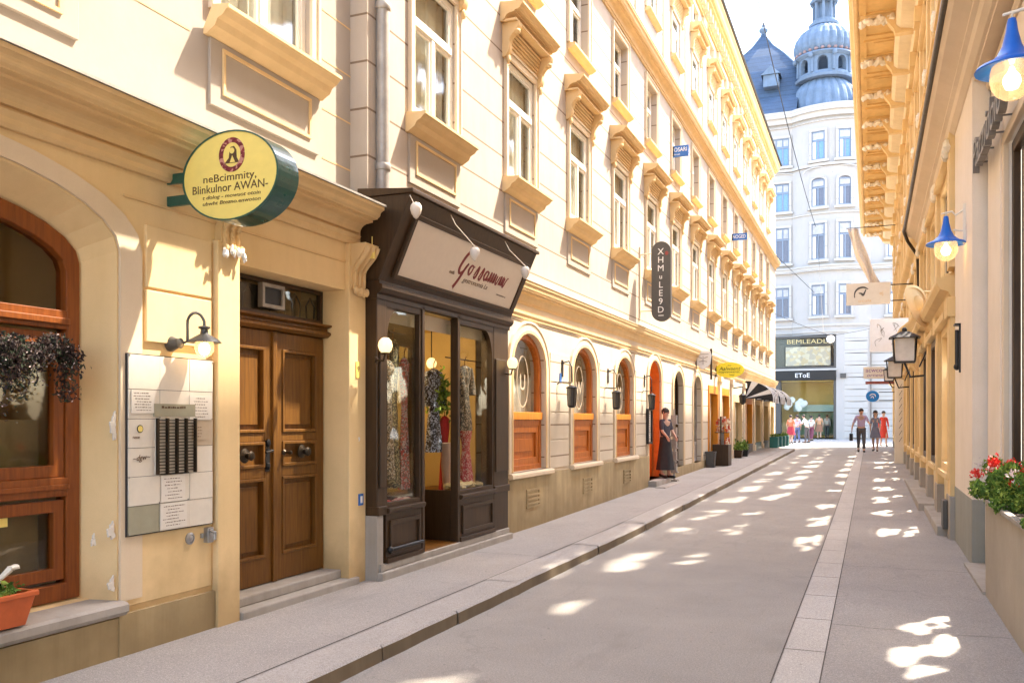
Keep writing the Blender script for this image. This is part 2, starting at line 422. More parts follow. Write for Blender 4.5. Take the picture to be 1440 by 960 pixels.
def arc(c, hw, z0, spring, rise, n=14):
    """loop of a segmental-arched opening, counter-clockwise from bottom left"""
    pts = [(c - hw, z0), (c + hw, z0)]
    for i in range(n + 1):
        t = PI * i / n
        pts.append((c + hw * math.cos(t), spring + rise * math.sin(t)))
    return pts
def rect(a0, a1, b0, b1): return [(a0, b0), (a1, b0), (a1, b1), (a0, b1)]
def cyma(p, z0, z1):
    """classical cornice outline from the wall (p=0) out to p, between z0 and z1"""
    h = z1 - z0
    pr = [(-.02, z0), (p * .12, z0), (p * .12, z0 + h * .10), (p * .2, z0 + h * .12)]
    for i in range(6):
        t = i / 5; pr.append((p * (.2 + .30 * (1 - math.cos(t * PI / 2))), z0 + h * (.12 + .33 * math.sin(t * PI / 2))))
    pr += [(p * .62, z0 + h * .47), (p * .62, z0 + h * .55), (p * .78, z0 + h * .57)]
    for i in range(6):
        t = i / 5; pr.append((p * (.78 + .18 * t + .03 * math.sin(t * 2 * PI)), z0 + h * (.60 + .26 * t)))
    pr += [(p, z0 + h * .88), (p, z1), (-.02, z1 + .01)]
    return pr
# ================================================================== SETTING: ground
def yband(x0, x1, ys, dz, mb=None):
    mb = mb or MB()
    vs = []; 
    for y in ys: vs += [(x0, y, g(y) + dz), (x1, y, g(y) + dz)]
    mb.add(vs, [(2 * i, 2 * i + 1, 2 * i + 3, 2 * i + 2) for i in range(len(ys) - 1)]); return mb
YS = [-6, 0, 5, 11, 15, 20, 25, 30, 36]
mb = MB(); big = [-300, -6, 0, 5, 11, 15, 20, 25, 30, 36, 600]
for x0, x1 in ((-400, -6), (-6, 3), (3, 400)): yband(x0, x1, big, -.012, mb)
struct('ground', mb, M['ground'])
struct('road', yband(-2.82, -.53, YS + [44.5], 0.0), M['road'])
struct('gutter_strip', yband(-.527, -.273, YS + [44.5], .002), M['strip'])
struct('pavement', yband(-.27, 1.6, YS + [44.5], .004), M['walk'])
mb = MB()      # joints of the gutter strip
for i in range(48):
    y = .4 + i * .95 + random.uniform(-.05, .05)
    mb.add([(-.525, y, g(y) + .0035), (-.275, y, g(y) + .0035), (-.275, y + .012, g(y) + .0035), (-.525, y + .012, g(y) + .0035)], [(0, 1, 2, 3)])
for x in (-.530, -.272):
    for a, b in zip(YS, YS[1:] + [44.5]):
        if b > a: mb.add([(x - .004, a, g(a) + .0065), (x + .004, a, g(a) + .0065), (x + .004, b, g(b) + .0065), (x - .004, b, g(b) + .0065)], [(0, 1, 2, 3)])
for yy, xa, xb in ((6.9, -.27, .95), (9.75, -.27, .95), (14.2, -.27, .98), (19.5, -.27, .98), (8.6, -3.12, -4.0), (13.6, -3.12, -4.1)):
    zz = g(yy) + (.0065 if xa > -1 else .0985); n = 9
    for i in range(n):
        a, b = xa + (xb - xa) * i / n, xa + (xb - xa) * (i + 1) / n; ja, jb = .02 * math.sin(i * 1.7 + yy), .02 * math.sin((i + 1) * 1.7 + yy)
        mb.add([(a, yy + ja, zz), (b, yy + jb, zz), (b, yy + jb + .007, zz), (a, yy + ja + .007, zz)], [(0, 1, 2, 3)])
struct('gutter_joint', mb, M['joint'])
# left pavement with granite kerb; the kerb turns the corner at the far end
KE = 37.0
mb = MB(); wy = [y for y in YS if y < KE] + [KE]
yband(-4.6, -3.13, wy, .096, mb); struct('left_pavement', mb, M['walk'])
ky = []; y = -5.0
while y < KE:
    ky.append(y); y += 1.15 + random.uniform(-.1, .2)
top = MB(); face = MB()
for i, a in enumerate(ky):
    b = min(KE, (ky[i + 1] if i + 1 < len(ky) else KE)) - .008
    j = random.uniform(-.006, .006); dz = random.uniform(-.004, .003)
    n = 4
    for k in range(n):
        p, q = a + (b - a) * k / n, a + (b - a) * (k + 1) / n
        zp, zq = g(p) + .1 + dz, g(q) + .1 + dz
        e1, e2 = -2.835 + j + .004 * math.sin(p * 9), -2.835 + j + .004 * math.sin(q * 9)
        top.add([(-3.128, p, zp), (e1, p, zp), (e2, q, zq), (-3.128, q, zq)], [(0, 1, 2, 3)])
        top.add([(e1, p, zp), (e1 + .018, p, zp - .016), (e2 + .018, q, zq - .016), (e2, q, zq)], [(0, 1, 2, 3)])
        face.add([(e1 + .018, p, zp - .016), (e1 + .022, p, g(p) - .01), (e2 + .022, q, g(q) - .01), (e2 + .018, q, zq - .016)], [(0, 1, 2, 3)])
for k in range(8):
    t0, t1 = PI / 2 * k / 8, PI / 2 * (k + 1) / 8
    c = (-3.83, KE); z = g(KE) + .1
    P0 = (c[0] + math.cos(t0), c[1] + math.sin(t0)); P1 = (c[0] + math.cos(t1), c[1] + math.sin(t1))
    Q0 = (c[0] + .7 * math.cos(t0), c[1] + .7 * math.sin(t0)); Q1 = (c[0] + .7 * math.cos(t1), c[1] + .7 * math.sin(t1))
    top.add([(*Q0, z), (*P0, z), (*P1, z), (*Q1, z)], [(0, 1, 2, 3)])
    top.add([(*Q0, z - .004), (*Q1, z - .004), (c[0], c[1], z - .004)], [(0, 1, 2)])
    face.add([(*P0, z), (*P0, z - .12), (*P1, z - .12), (*P1, z)], [(0, 1, 2, 3)])
top.box(-12, -3.83, KE, KE + .98, .2, g(KE) + .098)
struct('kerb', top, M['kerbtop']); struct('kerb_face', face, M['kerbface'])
mb = MB()      # the long joint between asphalt and granite
yband(-3.137, -3.123, wy, .102, mb); struct('pavement_joint', mb, M['joint'])

# ================================================================== LEFT: corner house
HY0 = -4.0
ch = thing('corner_house', 'cream and ochre corner house with brown double door, notice board wall and arched cafe window', 'building', (XL, 5, .1))
L3 = lambda q, d: (XL + d, q[0], q[1])
def loft(mb, A, B, to3, d0, d1):
    n = len(A); mb.add([to3(q, d0) for q in A] + [to3(q, d1) for q in B], [(i, (i + 1) % n, n + (i + 1) % n, n + i) for i in range(n)])
front = arc(2.85, 1.16, .40, 2.50, .36); back = arc(2.85, 1.05, .46, 2.42, .32)
mb = MB()
mb.sheet(rect(HY0, 6.76, .02, 3.2), [front, rect(5.06, 6.475, .02, 2.60)], L3, 0, 0)
loft(mb, front, back, L3, 0, -.2)
dl = rect(5.06, 6.475, .02, 2.60); loft(mb, dl, dl, L3, 0, -.26)
mb.lb(HY0, 6.9, .05, 3.2, -.9, -.75)
mb.build('wall', M['wall_door'], ch)
# smooth band round the arch, shallow
mb = MB(); o_, i_ = arc(2.85, 1.34, .42, 2.52, .46), arc(2.85, 1.17, .42, 2.50, .375)
mb.ring(o_, i_, L3, .002, .018); mb.build('arch_moulding', M['trim_pale'], ch)
# panel courses beside the arch (raised smooth blocks with joints)
mb = MB()
for y0_, y1_, z0, z1, pp_ in ((4.22, 4.80, 1.98, 2.30, .022), (4.22, 4.80, 2.315, 2.70, .022), (4.05, 4.81, .38, .80, .012)):
    mb = MB(); mb.lb(y0_, y1_, z0, z1, -.01, pp_); mb.build('wall_block', M['wall_door'], ch, bevel=.006)
# upper wall, set back behind the long house
up = MB(); U3 = lambda q, d: (XL + d, q[0], q[1])
wins = [rect(a, a + 1.12, 4.42, 6.3) for a in (.22, 2.66, 5.10)]
up.sheet(rect(HY0, 6.95, 3.2, 12.0), wins, U3, -.18, -.36); up.lb(HY0, 6.95, 3.0, 12, -1.0, -.9)
up.build('upper_wall', M['wall_up2'], ch)
pr = [(-.3, 3.08)] + [(q[0], q[1]) for q in cyma(.30, 3.08, 3.31)][1:-1] + [(-.3, 3.35)]
mb = MB(); mb.lprof(pr, HY0, 6.62)
mb.build('cornice', M['trim'], ch)
mb = MB(); mb.lprof([(-.3, 3.312), (.315, 3.312), (.315, 3.328), (-.3, 3.40)], HY0, 6.63); mb.build('cornice_flashing', M['grey_metal'], ch)
mb = MB()
mb.lprof([(-.01, 3.00), (.03, 3.0), (.045, 3.02), (.045, 3.05), (.07, 3.079), (-.01, 3.079)], HY0, 6.62)
mb.lprof([(-.01, 2.835), (.012, 2.835), (.012, 2.85), (-.01, 2.85)], 4.05, 6.5)
mb.build('frieze_moulding', M['trim'], ch)
mb = MB(); mb.lb(4.83, 5.058, .05, 2.72, -.02, .05); mb.build('door_pilaster', M['wall_door'], ch, bevel=.008)
mb = MB(); mb.lb(6.477, 6.745, .05, 3.0, -.02, .04); mb.build('door_pilaster', M['wall_door'], ch, bevel=.008)
# consoles: scroll carved brackets under the cornice
def console(y0, w, z1, h, p, parent, mat, lobes=True):
    mb = MB(); prof = []
    for i in range(17):
        t = i / 16; prof.append((p * (.92 * (1 - t) ** 1.6 + .18 + .10 * math.sin(t * 9)), z1 - h * t))
    prof = [(-.01, z1)] + prof + [(-.01, z1 - h)]
    mb.lprof(prof, y0, y0 + w)
    for k in range(3):
        yy = y0 + w * (k + .5) / 3
        mb.tube([(XL + p * (.92 * (1 - t) ** 1.6 + .2 + .10 * math.sin(t * 9)), yy, z1 - .02 - (h - .04) * t) for t in [j / 10 for j in range(11)]], [.028 - .012 * j / 10 for j in range(11)], 7)
    if lobes:
        for k in range(5):
            mb.blob((XL + p * .35 + .02, y0 + w * (k + .5) / 5, z1 - h - .01 * (k % 2)), .022, 1, 1, 1.6, 8, .15)
    return mb.build('console', mat, parent, smooth=True)
console(4.86, .20, 3.0, .33, .17, ch, M['trim'])
console(6.50, .22, 3.0, .40, .17, ch, M['trim'])
# broken white plaster droplets under the first console
mb = MB()
for k in range(7): mb.blob((XL + .085 + .02 * random.random(), 4.84 + k * .035, 2.64 + random.uniform(-.02, .03)), .02, .7, .8, 1.5, 7, .3)
mb.build('bare_plaster', M['white'], ch, smooth=True)
# peeled paint patches
mb = MB()
def patch(y, z, w, h, p=.004):
    pts = []
    for k in range(44):
        a = 2 * PI * k / 44; r = (.72 + .22 * math.sin(3 * a + y * 9) + .1 * math.sin(7 * a)) * random.uniform(.72, 1.0); pts.append((y + w * r * math.cos(a), z + h * r * math.sin(a)))
    mb.prism(pts, L3, p - .01, p)
patch(3.985, 1.46, .032, .11, .002); patch(3.97, .845, .04, .07, .002); patch(3.89 + .08, .53, .035, .06, .002); patch(3.80 + .07, .80, .02, .05, -.03)
mb.build('peeled_paint', M['paper'], ch)
mb = MB(); mb.lb(4.00, 4.83, .02, .345, -.02, .03); mb.lb(HY0, 4.02, .02, .33, -.02, .022); mb.build('socle', M['socle'], ch)
mb = MB(); mb.lprof([(-.30, .455), (.055, .425), (.075, .41), (.075, .37), (.05, .345), (-.02, .33), (-.3, .33)], HY0, 4.03); mb.build('window_sill', M['stone'], ch)
# cafe window
cw = MB(); i2 = arc(2.85, .955, .56, 2.36, .27)
cw.ring(arc(2.85, 1.048, .462, 2.418, .318), i2, L3, -.26, -.17)
cafe = cw.build('cafe_window', M['wood_cafe'], ch, bevel=.008)
mb = MB(); mb.lb(1.9, 3.81, 2.02, 2.13, -.25, -.165); mb.lb(1.9, 3.81, 2.045, 2.085, -.165, -.145)
mb.lb(1.9, 3.81, 1.06, 1.17, -.25, -.165); mb.lb(1.9, 3.81, 1.10, 1.13, -.165, -.15)
mb.build('transom', M['wood_cafe'], cafe, bevel=.006)
for z0, z1 in ((.60, 1.04), (1.19, 2.0)):
    mb = MB(); mb.ring(rect(2.9, 3.80, z0 - .02, z1), rect(2.97, 3.73, z0 + .05, z1 - .07), L3, -.235, -.185); mb.build('sash', M['wood_cafe'], cafe, bevel=.005)
    mb = MB(); mb.ring(rect(1.92, 2.88, z0 - .02, z1), rect(1.99, 2.81, z0 + .05, z1 - .07), L3, -.235, -.185); mb.build('sash', M['wood_cafe'], cafe, bevel=.005)
mb = MB(); mb.prism(arc(2.85, .97, .55, 2.36, .28), L3, -.222, -.216); mb.build('pane', M['glass_dark'], cafe)
mb = MB(); mb.prism(arc(2.85, .95, .58, 2.36, .24), L3, -.72, -.71); mb.build('interior', M['paper3'], cafe)
mb = MB(); mb.lb(1.95, 3.75, .6, 1.5, -.34, -.33); mb.build('half_curtain', M['curtain_w'], cafe)
mb = MB(); mb.lb(3.33, 3.45, .92, 1.02, -.205, -.202); mb.lb(3.30, 3.36, 1.66, 1.72, -.205, -.202); mb.build('sticker', M['yellow'], cafe)
# corner house upper window
def tall_window(parent, y, z, w, h, p, rich=True, hood=False, name='window', trans=.64, depth=.11, mat='cream'):
    """y = left edge on the left facade, z = bottom, p = wall plane offset"""
    T = M['trim']
    s = MB(); o_ = rect(y - .09, y + w + .09, z - .02, z + h + .09); i_ = rect(y, y + w, z, z + h)
    s.ring(o_, i_, L3, p, p + .028); s.ring(rect(y - .10, y + w + .10, z - .02, z + h + .10), rect(y - .075, y + w + .075, z, z + h + .075), L3, p, p + .045)
    root = s.build(name, M['trim_pale'], parent, loc=(XL + p, y + w / 2, z))
    f = MB(); d0, d1 = p - depth - .05, p - depth
    f.ring(i_, rect(y + .045, y + w - .055, z + .06, z + h - .05), L3, d0, d1)
    zt = z + h * trans
    f.lb(y + .05, y + w - .05, zt - .035, zt + .035, d0, d1 + .012)
    f.lb(y + w / 2 - .035, y + w / 2 + .035, z + .06, zt - .03, d0, d1 + .006)
    for a, b in ((y + .055, y + w / 2 - .035), (y + w / 2 + .035, y + w - .055)):
        f.ring(rect(a, b, z + .06, zt - .035), rect(a + .035, b - .035, z + .10, zt - .07), L3, d0 + .01, d1 - .008)
    f.ring(rect(y + .055, y + w - .055, zt + .035, z + h - .05), rect(y + .09, y + w - .09, zt + .07, z + h - .085), L3, d0 + .01, d1 - .008)
    f.build('frame', M[mat], root, bevel=.004)
    q = MB(); q.lb(y + .05, y + w - .05, z + .05, z + h - .04, d0 + .015, d0 + .021); q.build('pane', M['glass'], root)
    c = MB(); n = 26; vs = []
    for k in range(n + 1):
        yy = y + .02 + (w - .04) * k / n; pp = d0 - .09 - .02 * math.sin(k * 1.9) - .012 * math.sin(k * 4.1)
        gap = .0 if abs(k - n / 2) > 2 else 0
        vs += [(XL + pp, yy, z), (XL + pp, yy, z + h)]
    c.add(vs, [(2 * k, 2 * k + 1, 2 * k + 3, 2 * k + 2) for k in range(n)])
    c.build('curtain', M['curtain'], root)
    bk = MB(); bk.lb(y - .0, y + w + .0, z, z + h, d0 - .30, d0 - .29); bk.build('room', M['curtain_w'], root)
    sl = MB(); e = .15 if rich else .08; sp = .2 if rich else .12
    prof = [(-.1, z - .03), (p + sp + .02, z - .05), (p + sp + .02, z - .075), (p + sp, z - .08), (p + sp - .03, z - .115), (p + sp * .62, z - .135), (p + sp * .5, z - .18), (p + sp * .25, z - .21), (p + .03, z - .225), (p - .02, z - .225)] if rich else \
           [(-.1, z - .02), (p + sp, z - .035), (p + sp, z - .07), (p + sp * .4, z - .115), (p - .02, z - .12)]
    sl.lprof(prof, y - e, y + w + e); sl.build('sill', M['trim'], root)
    if rich:
        a = MB(); zb = z - .70
        a.lb(y - .10, y + w + .10, zb, z - .226, p - .01, p + .022)
        ap = a.build('apron', M['wall_up2'], root, bevel=.004)
        a = MB(); a.ring(rect(y + .02, y + w - .02, zb + .10, z - .27), rect(y + .045, y + w - .045, zb + .125, z - .295), L3, p + .02, p + .036); a.build('apron_moulding', M['trim'], root)
    if hood:
        s = MB(); hz = z + h
        # fluted frieze under the hood
        for k in range(6): s.lb(y - .02, y + w + .02, hz + .09 + k * .042, hz + .09 + k * .042 + .026, p - .01, p + .035 + .012 * k)
        s.lb(y - .07, y + w + .07, hz + .07, hz + .36, p - .01, p + .028); s.build('frieze', M['trim'], root)
        s = MB(); s.lprof([(p - .02, hz + .36)] + [(p + a, b) for a, b in cyma(.30, hz + .36, hz + .56)][1:-1] + [(p - .02, hz + .60)], y - .22, y + w + .22)
        s.lb(y - .2, y + w + .2, hz + .36, hz + .385, p, p + .20); s.build('hood', M['trim'], root)
        for yy in (y - .15, y + w + .05):
            s = MB(); prof = [(p - .01, hz + .36)] + [(p + .05 + .17 * (1 - t) ** 1.5 + .022 * math.sin(t * 10), hz + .36 - .40 * t) for t in [i / 9 for i in range(10)]] + [(p - .01, hz - .04)]
            s.lprof(prof, yy, yy + .10); s.blob((XL + p + .06, yy + .05, hz - .06), .035, .8, 1, 1.5, 8, .1); s.blob((XL + p + .17, yy + .05, hz + .26), .05, 1, 1.1, .8, 8, .1)
            s.build('console', M['trim'], root, smooth=True)
    return root
for a in (.22, 2.66, 5.10): tall_window(ch, a, 4.42, 1.12, 1.88, -.18, rich=True, depth=.04)
# downpipe
for z_ in [3.72 + .42 * k for k in range(8)]:
    m = MB(); m.lb(6.40, 6.93, z_, z_ + .013, -.181, -.177); m.build('course_joint', M['trim'], ch)
m = MB(); m.lb(3.95, 4.82, 4.16, 4.175, -.181, -.177); m.build('course_joint', M['trim'], ch)
mb = MB(); yp = 7.02
mb.tube([(XL + .05, yp, 12.2), (XL + .05, yp, 3.55)], .062, 14)
for z in (3.75, 5.2, 7.4): mb.lathe([(.070, 0), (.074, .01), (.074, .05), (.070, .06)], (XL + .05, yp, z), 14)
dp = mb.build('downpipe', M['grey_metal'], ch, smooth=True)
# door
dr = MB(); P0 = -.26
zb, zt = .235, 2.19
def leaf(ya, yb):
    m = MB(); st = .105
    m.ring(rect(ya, yb, zb, zt), rect(ya + st, yb - st, zb + .20, zt - .13), L3, P0, P0 + .055)
    m.lb(ya + st, yb - st, 1.05, 1.13, P0, P0 + .053); m.lb(ya + st, yb - st, 1.33, 1.40, P0, P0 + .053)
    m.lb(ya + .02, yb - .02, zb + .02, zt - .02, P0 - .02, P0 + .02)
    for a, b in ((zb + .20, 1.05), (1.13, 1.33), (1.40, zt - .13)):
        m.ring(rect(ya + st, yb - st, a, b), rect(ya + st + .025, yb - st - .025, a + .025, b - .025), L3, P0 + .02, P0 + .065)
        if b - a > .3: m.lb(ya + st + .06, yb - st - .06, a + .06, b - .06, P0 + .01, P0 + .036)
    return m
door = leaf(5.085, 5.765).build('door', M['wood'], ch, bevel=.005)
for nm, yc, r in (('door_knob', 5.30, .045), ('door_knob', 5.86, .022), ('door_knob', 6.15, .045)):
    pass
dl1 = door
dl2 = leaf(5.775, 6.455).build('door', M['wood'], ch, bevel=.005)
def knob(y, z, r, par):
    m = MB(); m.lathe([(r * 1.25, .053), (r * 1.3, .062), (r * .9, .072), (r * .5, .08), (r * .6, .10), (r * .85, .12), (r * .6, .135), (.002, .14)], (XL + P0, y, z), 16, 'x'); m.build('door_knob', M['brass'], par, smooth=True)
knob(5.42, 1.23, .043, dl1); knob(5.90, 1.24, .02, dl2); knob(6.14, 1.24, .043, dl2)
m = MB(); m.lb(5.665, 5.715, 1.10, 1.34, P0 + .05, P0 + .062); m.tube([(XL + P0 + .06, 5.69, 1.26), (XL + P0 + .11, 5.69, 1.26), (XL + P0 + .115, 5.60, 1.25)], .010, 8); m.blob((XL + P0 + .07, 5.69, 1.32), .022, .6, 1, 1.4, 8); m.blob((XL + P0 + .07, 5.69, 1.14), .02, .6, 1, 1.4, 8); m.build('door_handle', M['black'], dl1)
m = MB(); m.lb(5.745, 5.795, zb, zt, P0 + .05, P0 + .075); m.build('cover_strip', M['wood'], dl2, bevel=.004)
m = MB(); m.lprof([(P0, zt), (P0 + .09, zt + .01), (P0 + .12, zt + .03), (P0 + .12, zt + .05), (P0 + .085, zt + .065), (P0 + .085, zt + .085), (P0 + .13, zt + .10), (P0 + .13, zt + .115), (P0, zt + .125)], 5.06, 6.475); m.build('door_transom', M['wood'], ch)
m = MB(); m.ring(rect(5.065, 6.47, 2.315, 2.595), rect(5.10, 6.435, 2.345, 2.565), L3, P0, P0 + .04); m.build('fanlight_frame', M['shopbrown'], ch)
m = MB(); m.lb(5.08, 6.45, 2.32, 2.59, P0 + .005, P0 + .012); m.build('fanlight_pane', M['glass_dark'], ch)
m = MB(); m.lb(5.07, 6.47, 2.3, 2.6, P0 - .25, P0 - .24); m.build('hall_wall', M['dark'], ch)
m = MB()
for k in range(-3, 4):
    y = 5.77 + k * .2; m.tube([(XL + P0 - .02, y - .05, 2.34), (XL + P0 - .02, y - .06, 2.46), (XL + P0 - .02, y, 2.53), (XL + P0 - .02, y + .06, 2.46), (XL + P0 - .02, y + .05, 2.34)], .008, 6)
m.build('fanlight_grille', M['black'], ch)
m = MB(); m.ring(rect(5.62, 5.90, 2.37, 2.56), rect(5.65, 5.87, 2.40, 2.53), L3, P0 + .02, P0 + .07); m.build('meter_box', M['grey_metal'], ch, bevel=.004)
m = MB(); m.lb(5.63, 5.89, 2.38, 2.55, P0 + .02, P0 + .05); m.build('box_face', M['black'], ch)
m = MB(); m.lb(5.06, 6.60, .02, .155, -.30, .07); m.lb(5.065, 6.475, .155, .228, -.30, -.035); m.build('door_step', M['stone'], ch, bevel=.012)
# small items on the door jamb and wall (things that could be taken off)
m = MB(); m.lb(6.58, 6.64, 1.86, 2.0, .04, .047); o = m.build('number_plate', M['yellow'], None, loc=(XL + .04, 6.61, 1.93)); tag(o, 'small yellow plate with the number 9 on the jamb right of the brown door', 'plate')
m = MB(); m.text('9', .07, (XL + .047, 6.61, 1.935), (0, 1, 0), (0, 0, 1), (1, 0, 0), .002); m.build('numeral', M['ink'], o)
m = MB(); m.text('9', .055, (XL + .041, 6.63, 1.33), (0, 1, 0), (0, 0, 1), (1, 0, 0), .004); o = m.build('house_number', M['white'], None, loc=(XL + .04, 6.63, 1.33)); tag(o, 'tiny white 9 stuck on the ochre jamb below the yellow plate', 'number')
m = MB(); m.lb(6.62, 6.69, .76, .86, .04, .05); o = m.build('wall_plaque', M['bluesign'], None, loc=(XL + .04, 6.655, .81)); tag(o, 'small blue plaque low on the ochre jamb beside the shopfront', 'plaque')
m = MB(); m.lb(6.64, 6.67, .78, .84, .05, .053); m.build('mark', M['white'], o)

# ------------------------------------------------------------------ notice board
nb = thing('notice_board', 'patchwork board of cream and olive panels with papers and a grille', 'notice board', (XL, 4.43, 1.36))
Y0, Y1 = 4.055, 4.80
m = MB(); m.lb(Y0, Y1, .80, 1.90, .012, .030); m.build('backing', M['dark'], nb)
cols = [Y0 + .006, Y0 + .26, Y0 + .52, Y1 - .006]; rows = [.806, .98, 1.155, 1.33, 1.505, 1.685, 1.895]
pal = {(0, 0): 'paper3', (1, 3): 'paper3', (2, 3): 'paper2'}
def lines(mb, y0, y1, z0, z1, p, n, seed=0, th=.0022):
    rr = random.Random(seed)
    for k in range(n):
        z = z1 - (k + .5) * (z1 - z0) / n; a = y0 + rr.uniform(0, .25) * (y1 - y0); b = y1 - rr.uniform(0, .3) * (y1 - y0); y = a
        while y < b:
            w = rr.uniform(.006, .022); mb.lb(y, min(b, y + w), z - th, z + th * rr.uniform(.4, 1.4), p, p + .0008); y += w + rr.uniform(.004, .008)
for ci in range(3):
    for ri in range(6):
        if ci == 1 and ri in (2, 3): continue
        mt = pal.get((ci, ri), 'board')
        m = MB(); m.lb(cols[ci] + .0015, cols[ci + 1] - .0015, rows[ri] + .0015, rows[ri + 1] - .0015, .030, .036 + .002 * ((ci + ri) % 2)); m.build('panel', M[mt], nb)
m = MB(); m.lb(4.26, 4.62, 1.52, 1.60, .038, .044); gp = m.build('heading_strip', M['paper3'], nb)
m = MB(); lines(m, 4.27, 4.61, 1.565, 1.592, .0445, 1, 5, .006); m.build('heading_text', M['ink'], gp)
m = MB(); m.lb(4.275, 4.615, 1.165, 1.505, .036, .041); gr = m.build('grille', M['board'], nb)
m = MB()
for k in range(5): yy = 4.275 + k * .0825; m.lb(yy, yy + .012, 1.16, 1.51, .041, .062)
for k in range(17): zz = 1.175 + k * .02; m.lb(4.275, 4.615, zz, zz + .006, .043, .052)
m.build('grille_bars', M['brass'], gr)
for k, (a, b, c, d, sd) in enumerate(((4.08, 4.27, 1.54, 1.68, 1), (4.57, 4.775, 1.50, 1.66, 2), (4.32, 4.53, .985, 1.15, 3), (4.315, 4.545, .815, .975, 4), (4.59, 4.72, 1.37, 1.47, 6))):
    m = MB(); m.lb(a, b, c, d, .040, .0425); pp = m.build('paper', M['paper' if k != 4 else 'paper2'], nb)
    m = MB(); lines(m, a + .015, b - .015, c + .01, d - .01, .0426, 7 if k != 4 else 4, sd); pp2 = m.build('print', M['ink'], pp)
m = MB(); m.lathe([(.024, .038), (.024, .041), (.001, .041)], (XL, 4.15, 1.445), 18, 'x'); q = m.build('emblem', M['black'], nb)
m = MB(); m.lathe([(.019, .041), (.019, .043), (.001, .043)], (XL, 4.15, 1.445), 18, 'x'); m.build('emblem_disc', M['yellow'], q)
m = MB(); m.text('reoe', .03, (XL + .039, 4.12, 1.395), (0, 1, 0), (0, 0, 1), (1, 0, 0), .001); m.text('~dgw~', .05, (XL + .039, 4.16, 1.27), (0, 1, .08), (0, 0, 1), (1, 0, 0), .001, shear=.3); m.build('small_print', M['ink'], nb)
m = MB()
for y, z in ((4.065, 1.885), (4.79, 1.885), (4.065, .815), (4.79, .815), (4.31, .985), (4.56, .985), (4.31, 1.155), (4.065, 1.155)): m.blob((XL + .04, y, z), .006, .6, 1, 1, 6)
m.build('screw', M['grey_metal'], nb)
# bell push and tap box under the board
m = MB(); m.lathe([(.038, 0), (.040, .01), (.03, .018), (.026, .018), (.024, .012), (.012, .02), (.002, .022)], (XL + .012, 4.60, .725), 18, 'x'); o = m.build('bell_push', M['steel'], None, loc=(XL, 4.6, .725), smooth=True); tag(o, 'round metal bell push on the ochre wall below the notice board', 'bell')
m = MB(); m.lb(4.735, 4.79, .68, .78, .01, .05); m.tube([(XL + .05, 4.76, .76), (XL + .085, 4.76, .75), (XL + .085, 4.76, .70)], .012, 8); m.lb(4.70, 4.72, .715, .745, .01, .03); o = m.build('wall_tap', M['steel'], None, loc=(XL, 4.76, .73), bevel=.003); tag(o, 'small metal tap box on the wall right of the round bell push', 'tap')

# ------------------------------------------------------------------ wall lamp over the board
wl = thing('wall_lamp', 'gooseneck wall lamp with zinc shade and lit glass above the notice board', 'lamp', (XL, 4.45, 1.97))
m = MB(); m.lathe([(.05, 0), (.052, .012), (.035, .05), (.028, .075), (.034, .085), (.002, .095)], (XL, 4.44, 1.985), 16, 'x')
bs = m.build('wall_base', M['iron'], wl, smooth=True)
yL, pL, zL = 4.56, .17, 2.05
m = MB(); pts = [(XL + .08, 4.46, 1.985), (XL + .11, 4.475, 2.0), (XL + .11, 4.475, 2.12)]
for i in range(9):
    a = PI - PI * i / 8; t = (1 - math.cos(PI - a)) / 2
    pts.append((XL + .11 + (pL - .11) * i / 8, 4.475 + (yL - 4.475) * (1 - math.cos(PI * i / 8)) / 2, 2.13 + .055 * math.sin(PI * i / 8)))
pts.append((XL + pL, yL, 2.10)); m.tube(pts, .0095, 8); m.build('gooseneck', M['iron'], wl, smooth=True)
m = MB(); m.lathe([(.012, .105), (.036, .098), (.038, .088), (.022, .08), (.026, .055), (.03, .05), (.095, .012), (.108, -.004), (.104, -.006), (.05, .01), (.03, .01)], (XL + pL, yL, 2.0), 24); m.build('shade', M['iron'], wl, smooth=True)
m = MB(); m.lathe([(.055, .0), (.062, -.03), (.058, -.06), (.04, -.088), (.012, -.10), (.001, -.10)], (XL + pL, yL, 2.0), 20); m.build('glass_bowl', M['globe'], wl, smooth=True)
m = MB(); m.blob((XL + pL, yL, 1.955), .036, 1, 1, 1.15, 12); m.build('bulb', M['glow'], wl, smooth=True)

# ------------------------------------------------------------------ plants of the cafe window
def leaves(n, cfun, size, mb, flat=.6):
    for _ in range(n):
        c = Vector(cfun()); s = size * random.uniform(.6, 1.4)
        d = Vector((random.gauss(0, 1), random.gauss(0, 1), random.gauss(0, flat))).normalized(); e = d.orthogonal().normalized()
        e = (Matrix.Rotation(random.uniform(0, 2 * PI), 3, d) @ e)
        w = d.cross(e).normalized()
        mb.add([c - e * s, c + w * s * .45 + d * s * .1, c + e * s, c - w * s * .45 + d * s * .1], [(0, 1, 2, 3)])
def garland():
    y = random.uniform(2.9, 3.74); top = 1.98 - .10 * abs(math.sin(y * 7)); zz = top - abs(random.gauss(0, .075)) 
    if random.random() < .18: y = random.gauss(3.35, .05); zz = 1.95 - abs(random.gauss(0, .15))
    if random.random() < .08: y = random.gauss(3.70, .02); zz = 1.9 - random.random() * .30
    if y > 3.715: zz = random.gauss(1.83, .03)
    return (XL - .04 + random.gauss(0, .045) + (.06 if y > 3.8 else 0), y, zz)
m = MB(); leaves(5200, garland, .013, m); o = m.build('hanging_plant', M['leaf_d'], None, loc=(XL, 3.4, 1.85)); tag(o, 'dark purplish hanging plant with pale blossoms across the cafe window', 'plant')
m = MB(); leaves(420, garland, .008, m); m.build('blossom', M['petal_p'], o)
fb = thing('flower_box', 'orange plastic flower box on the cafe window sill', 'flower box', (XL - .02, 3.36, .44))
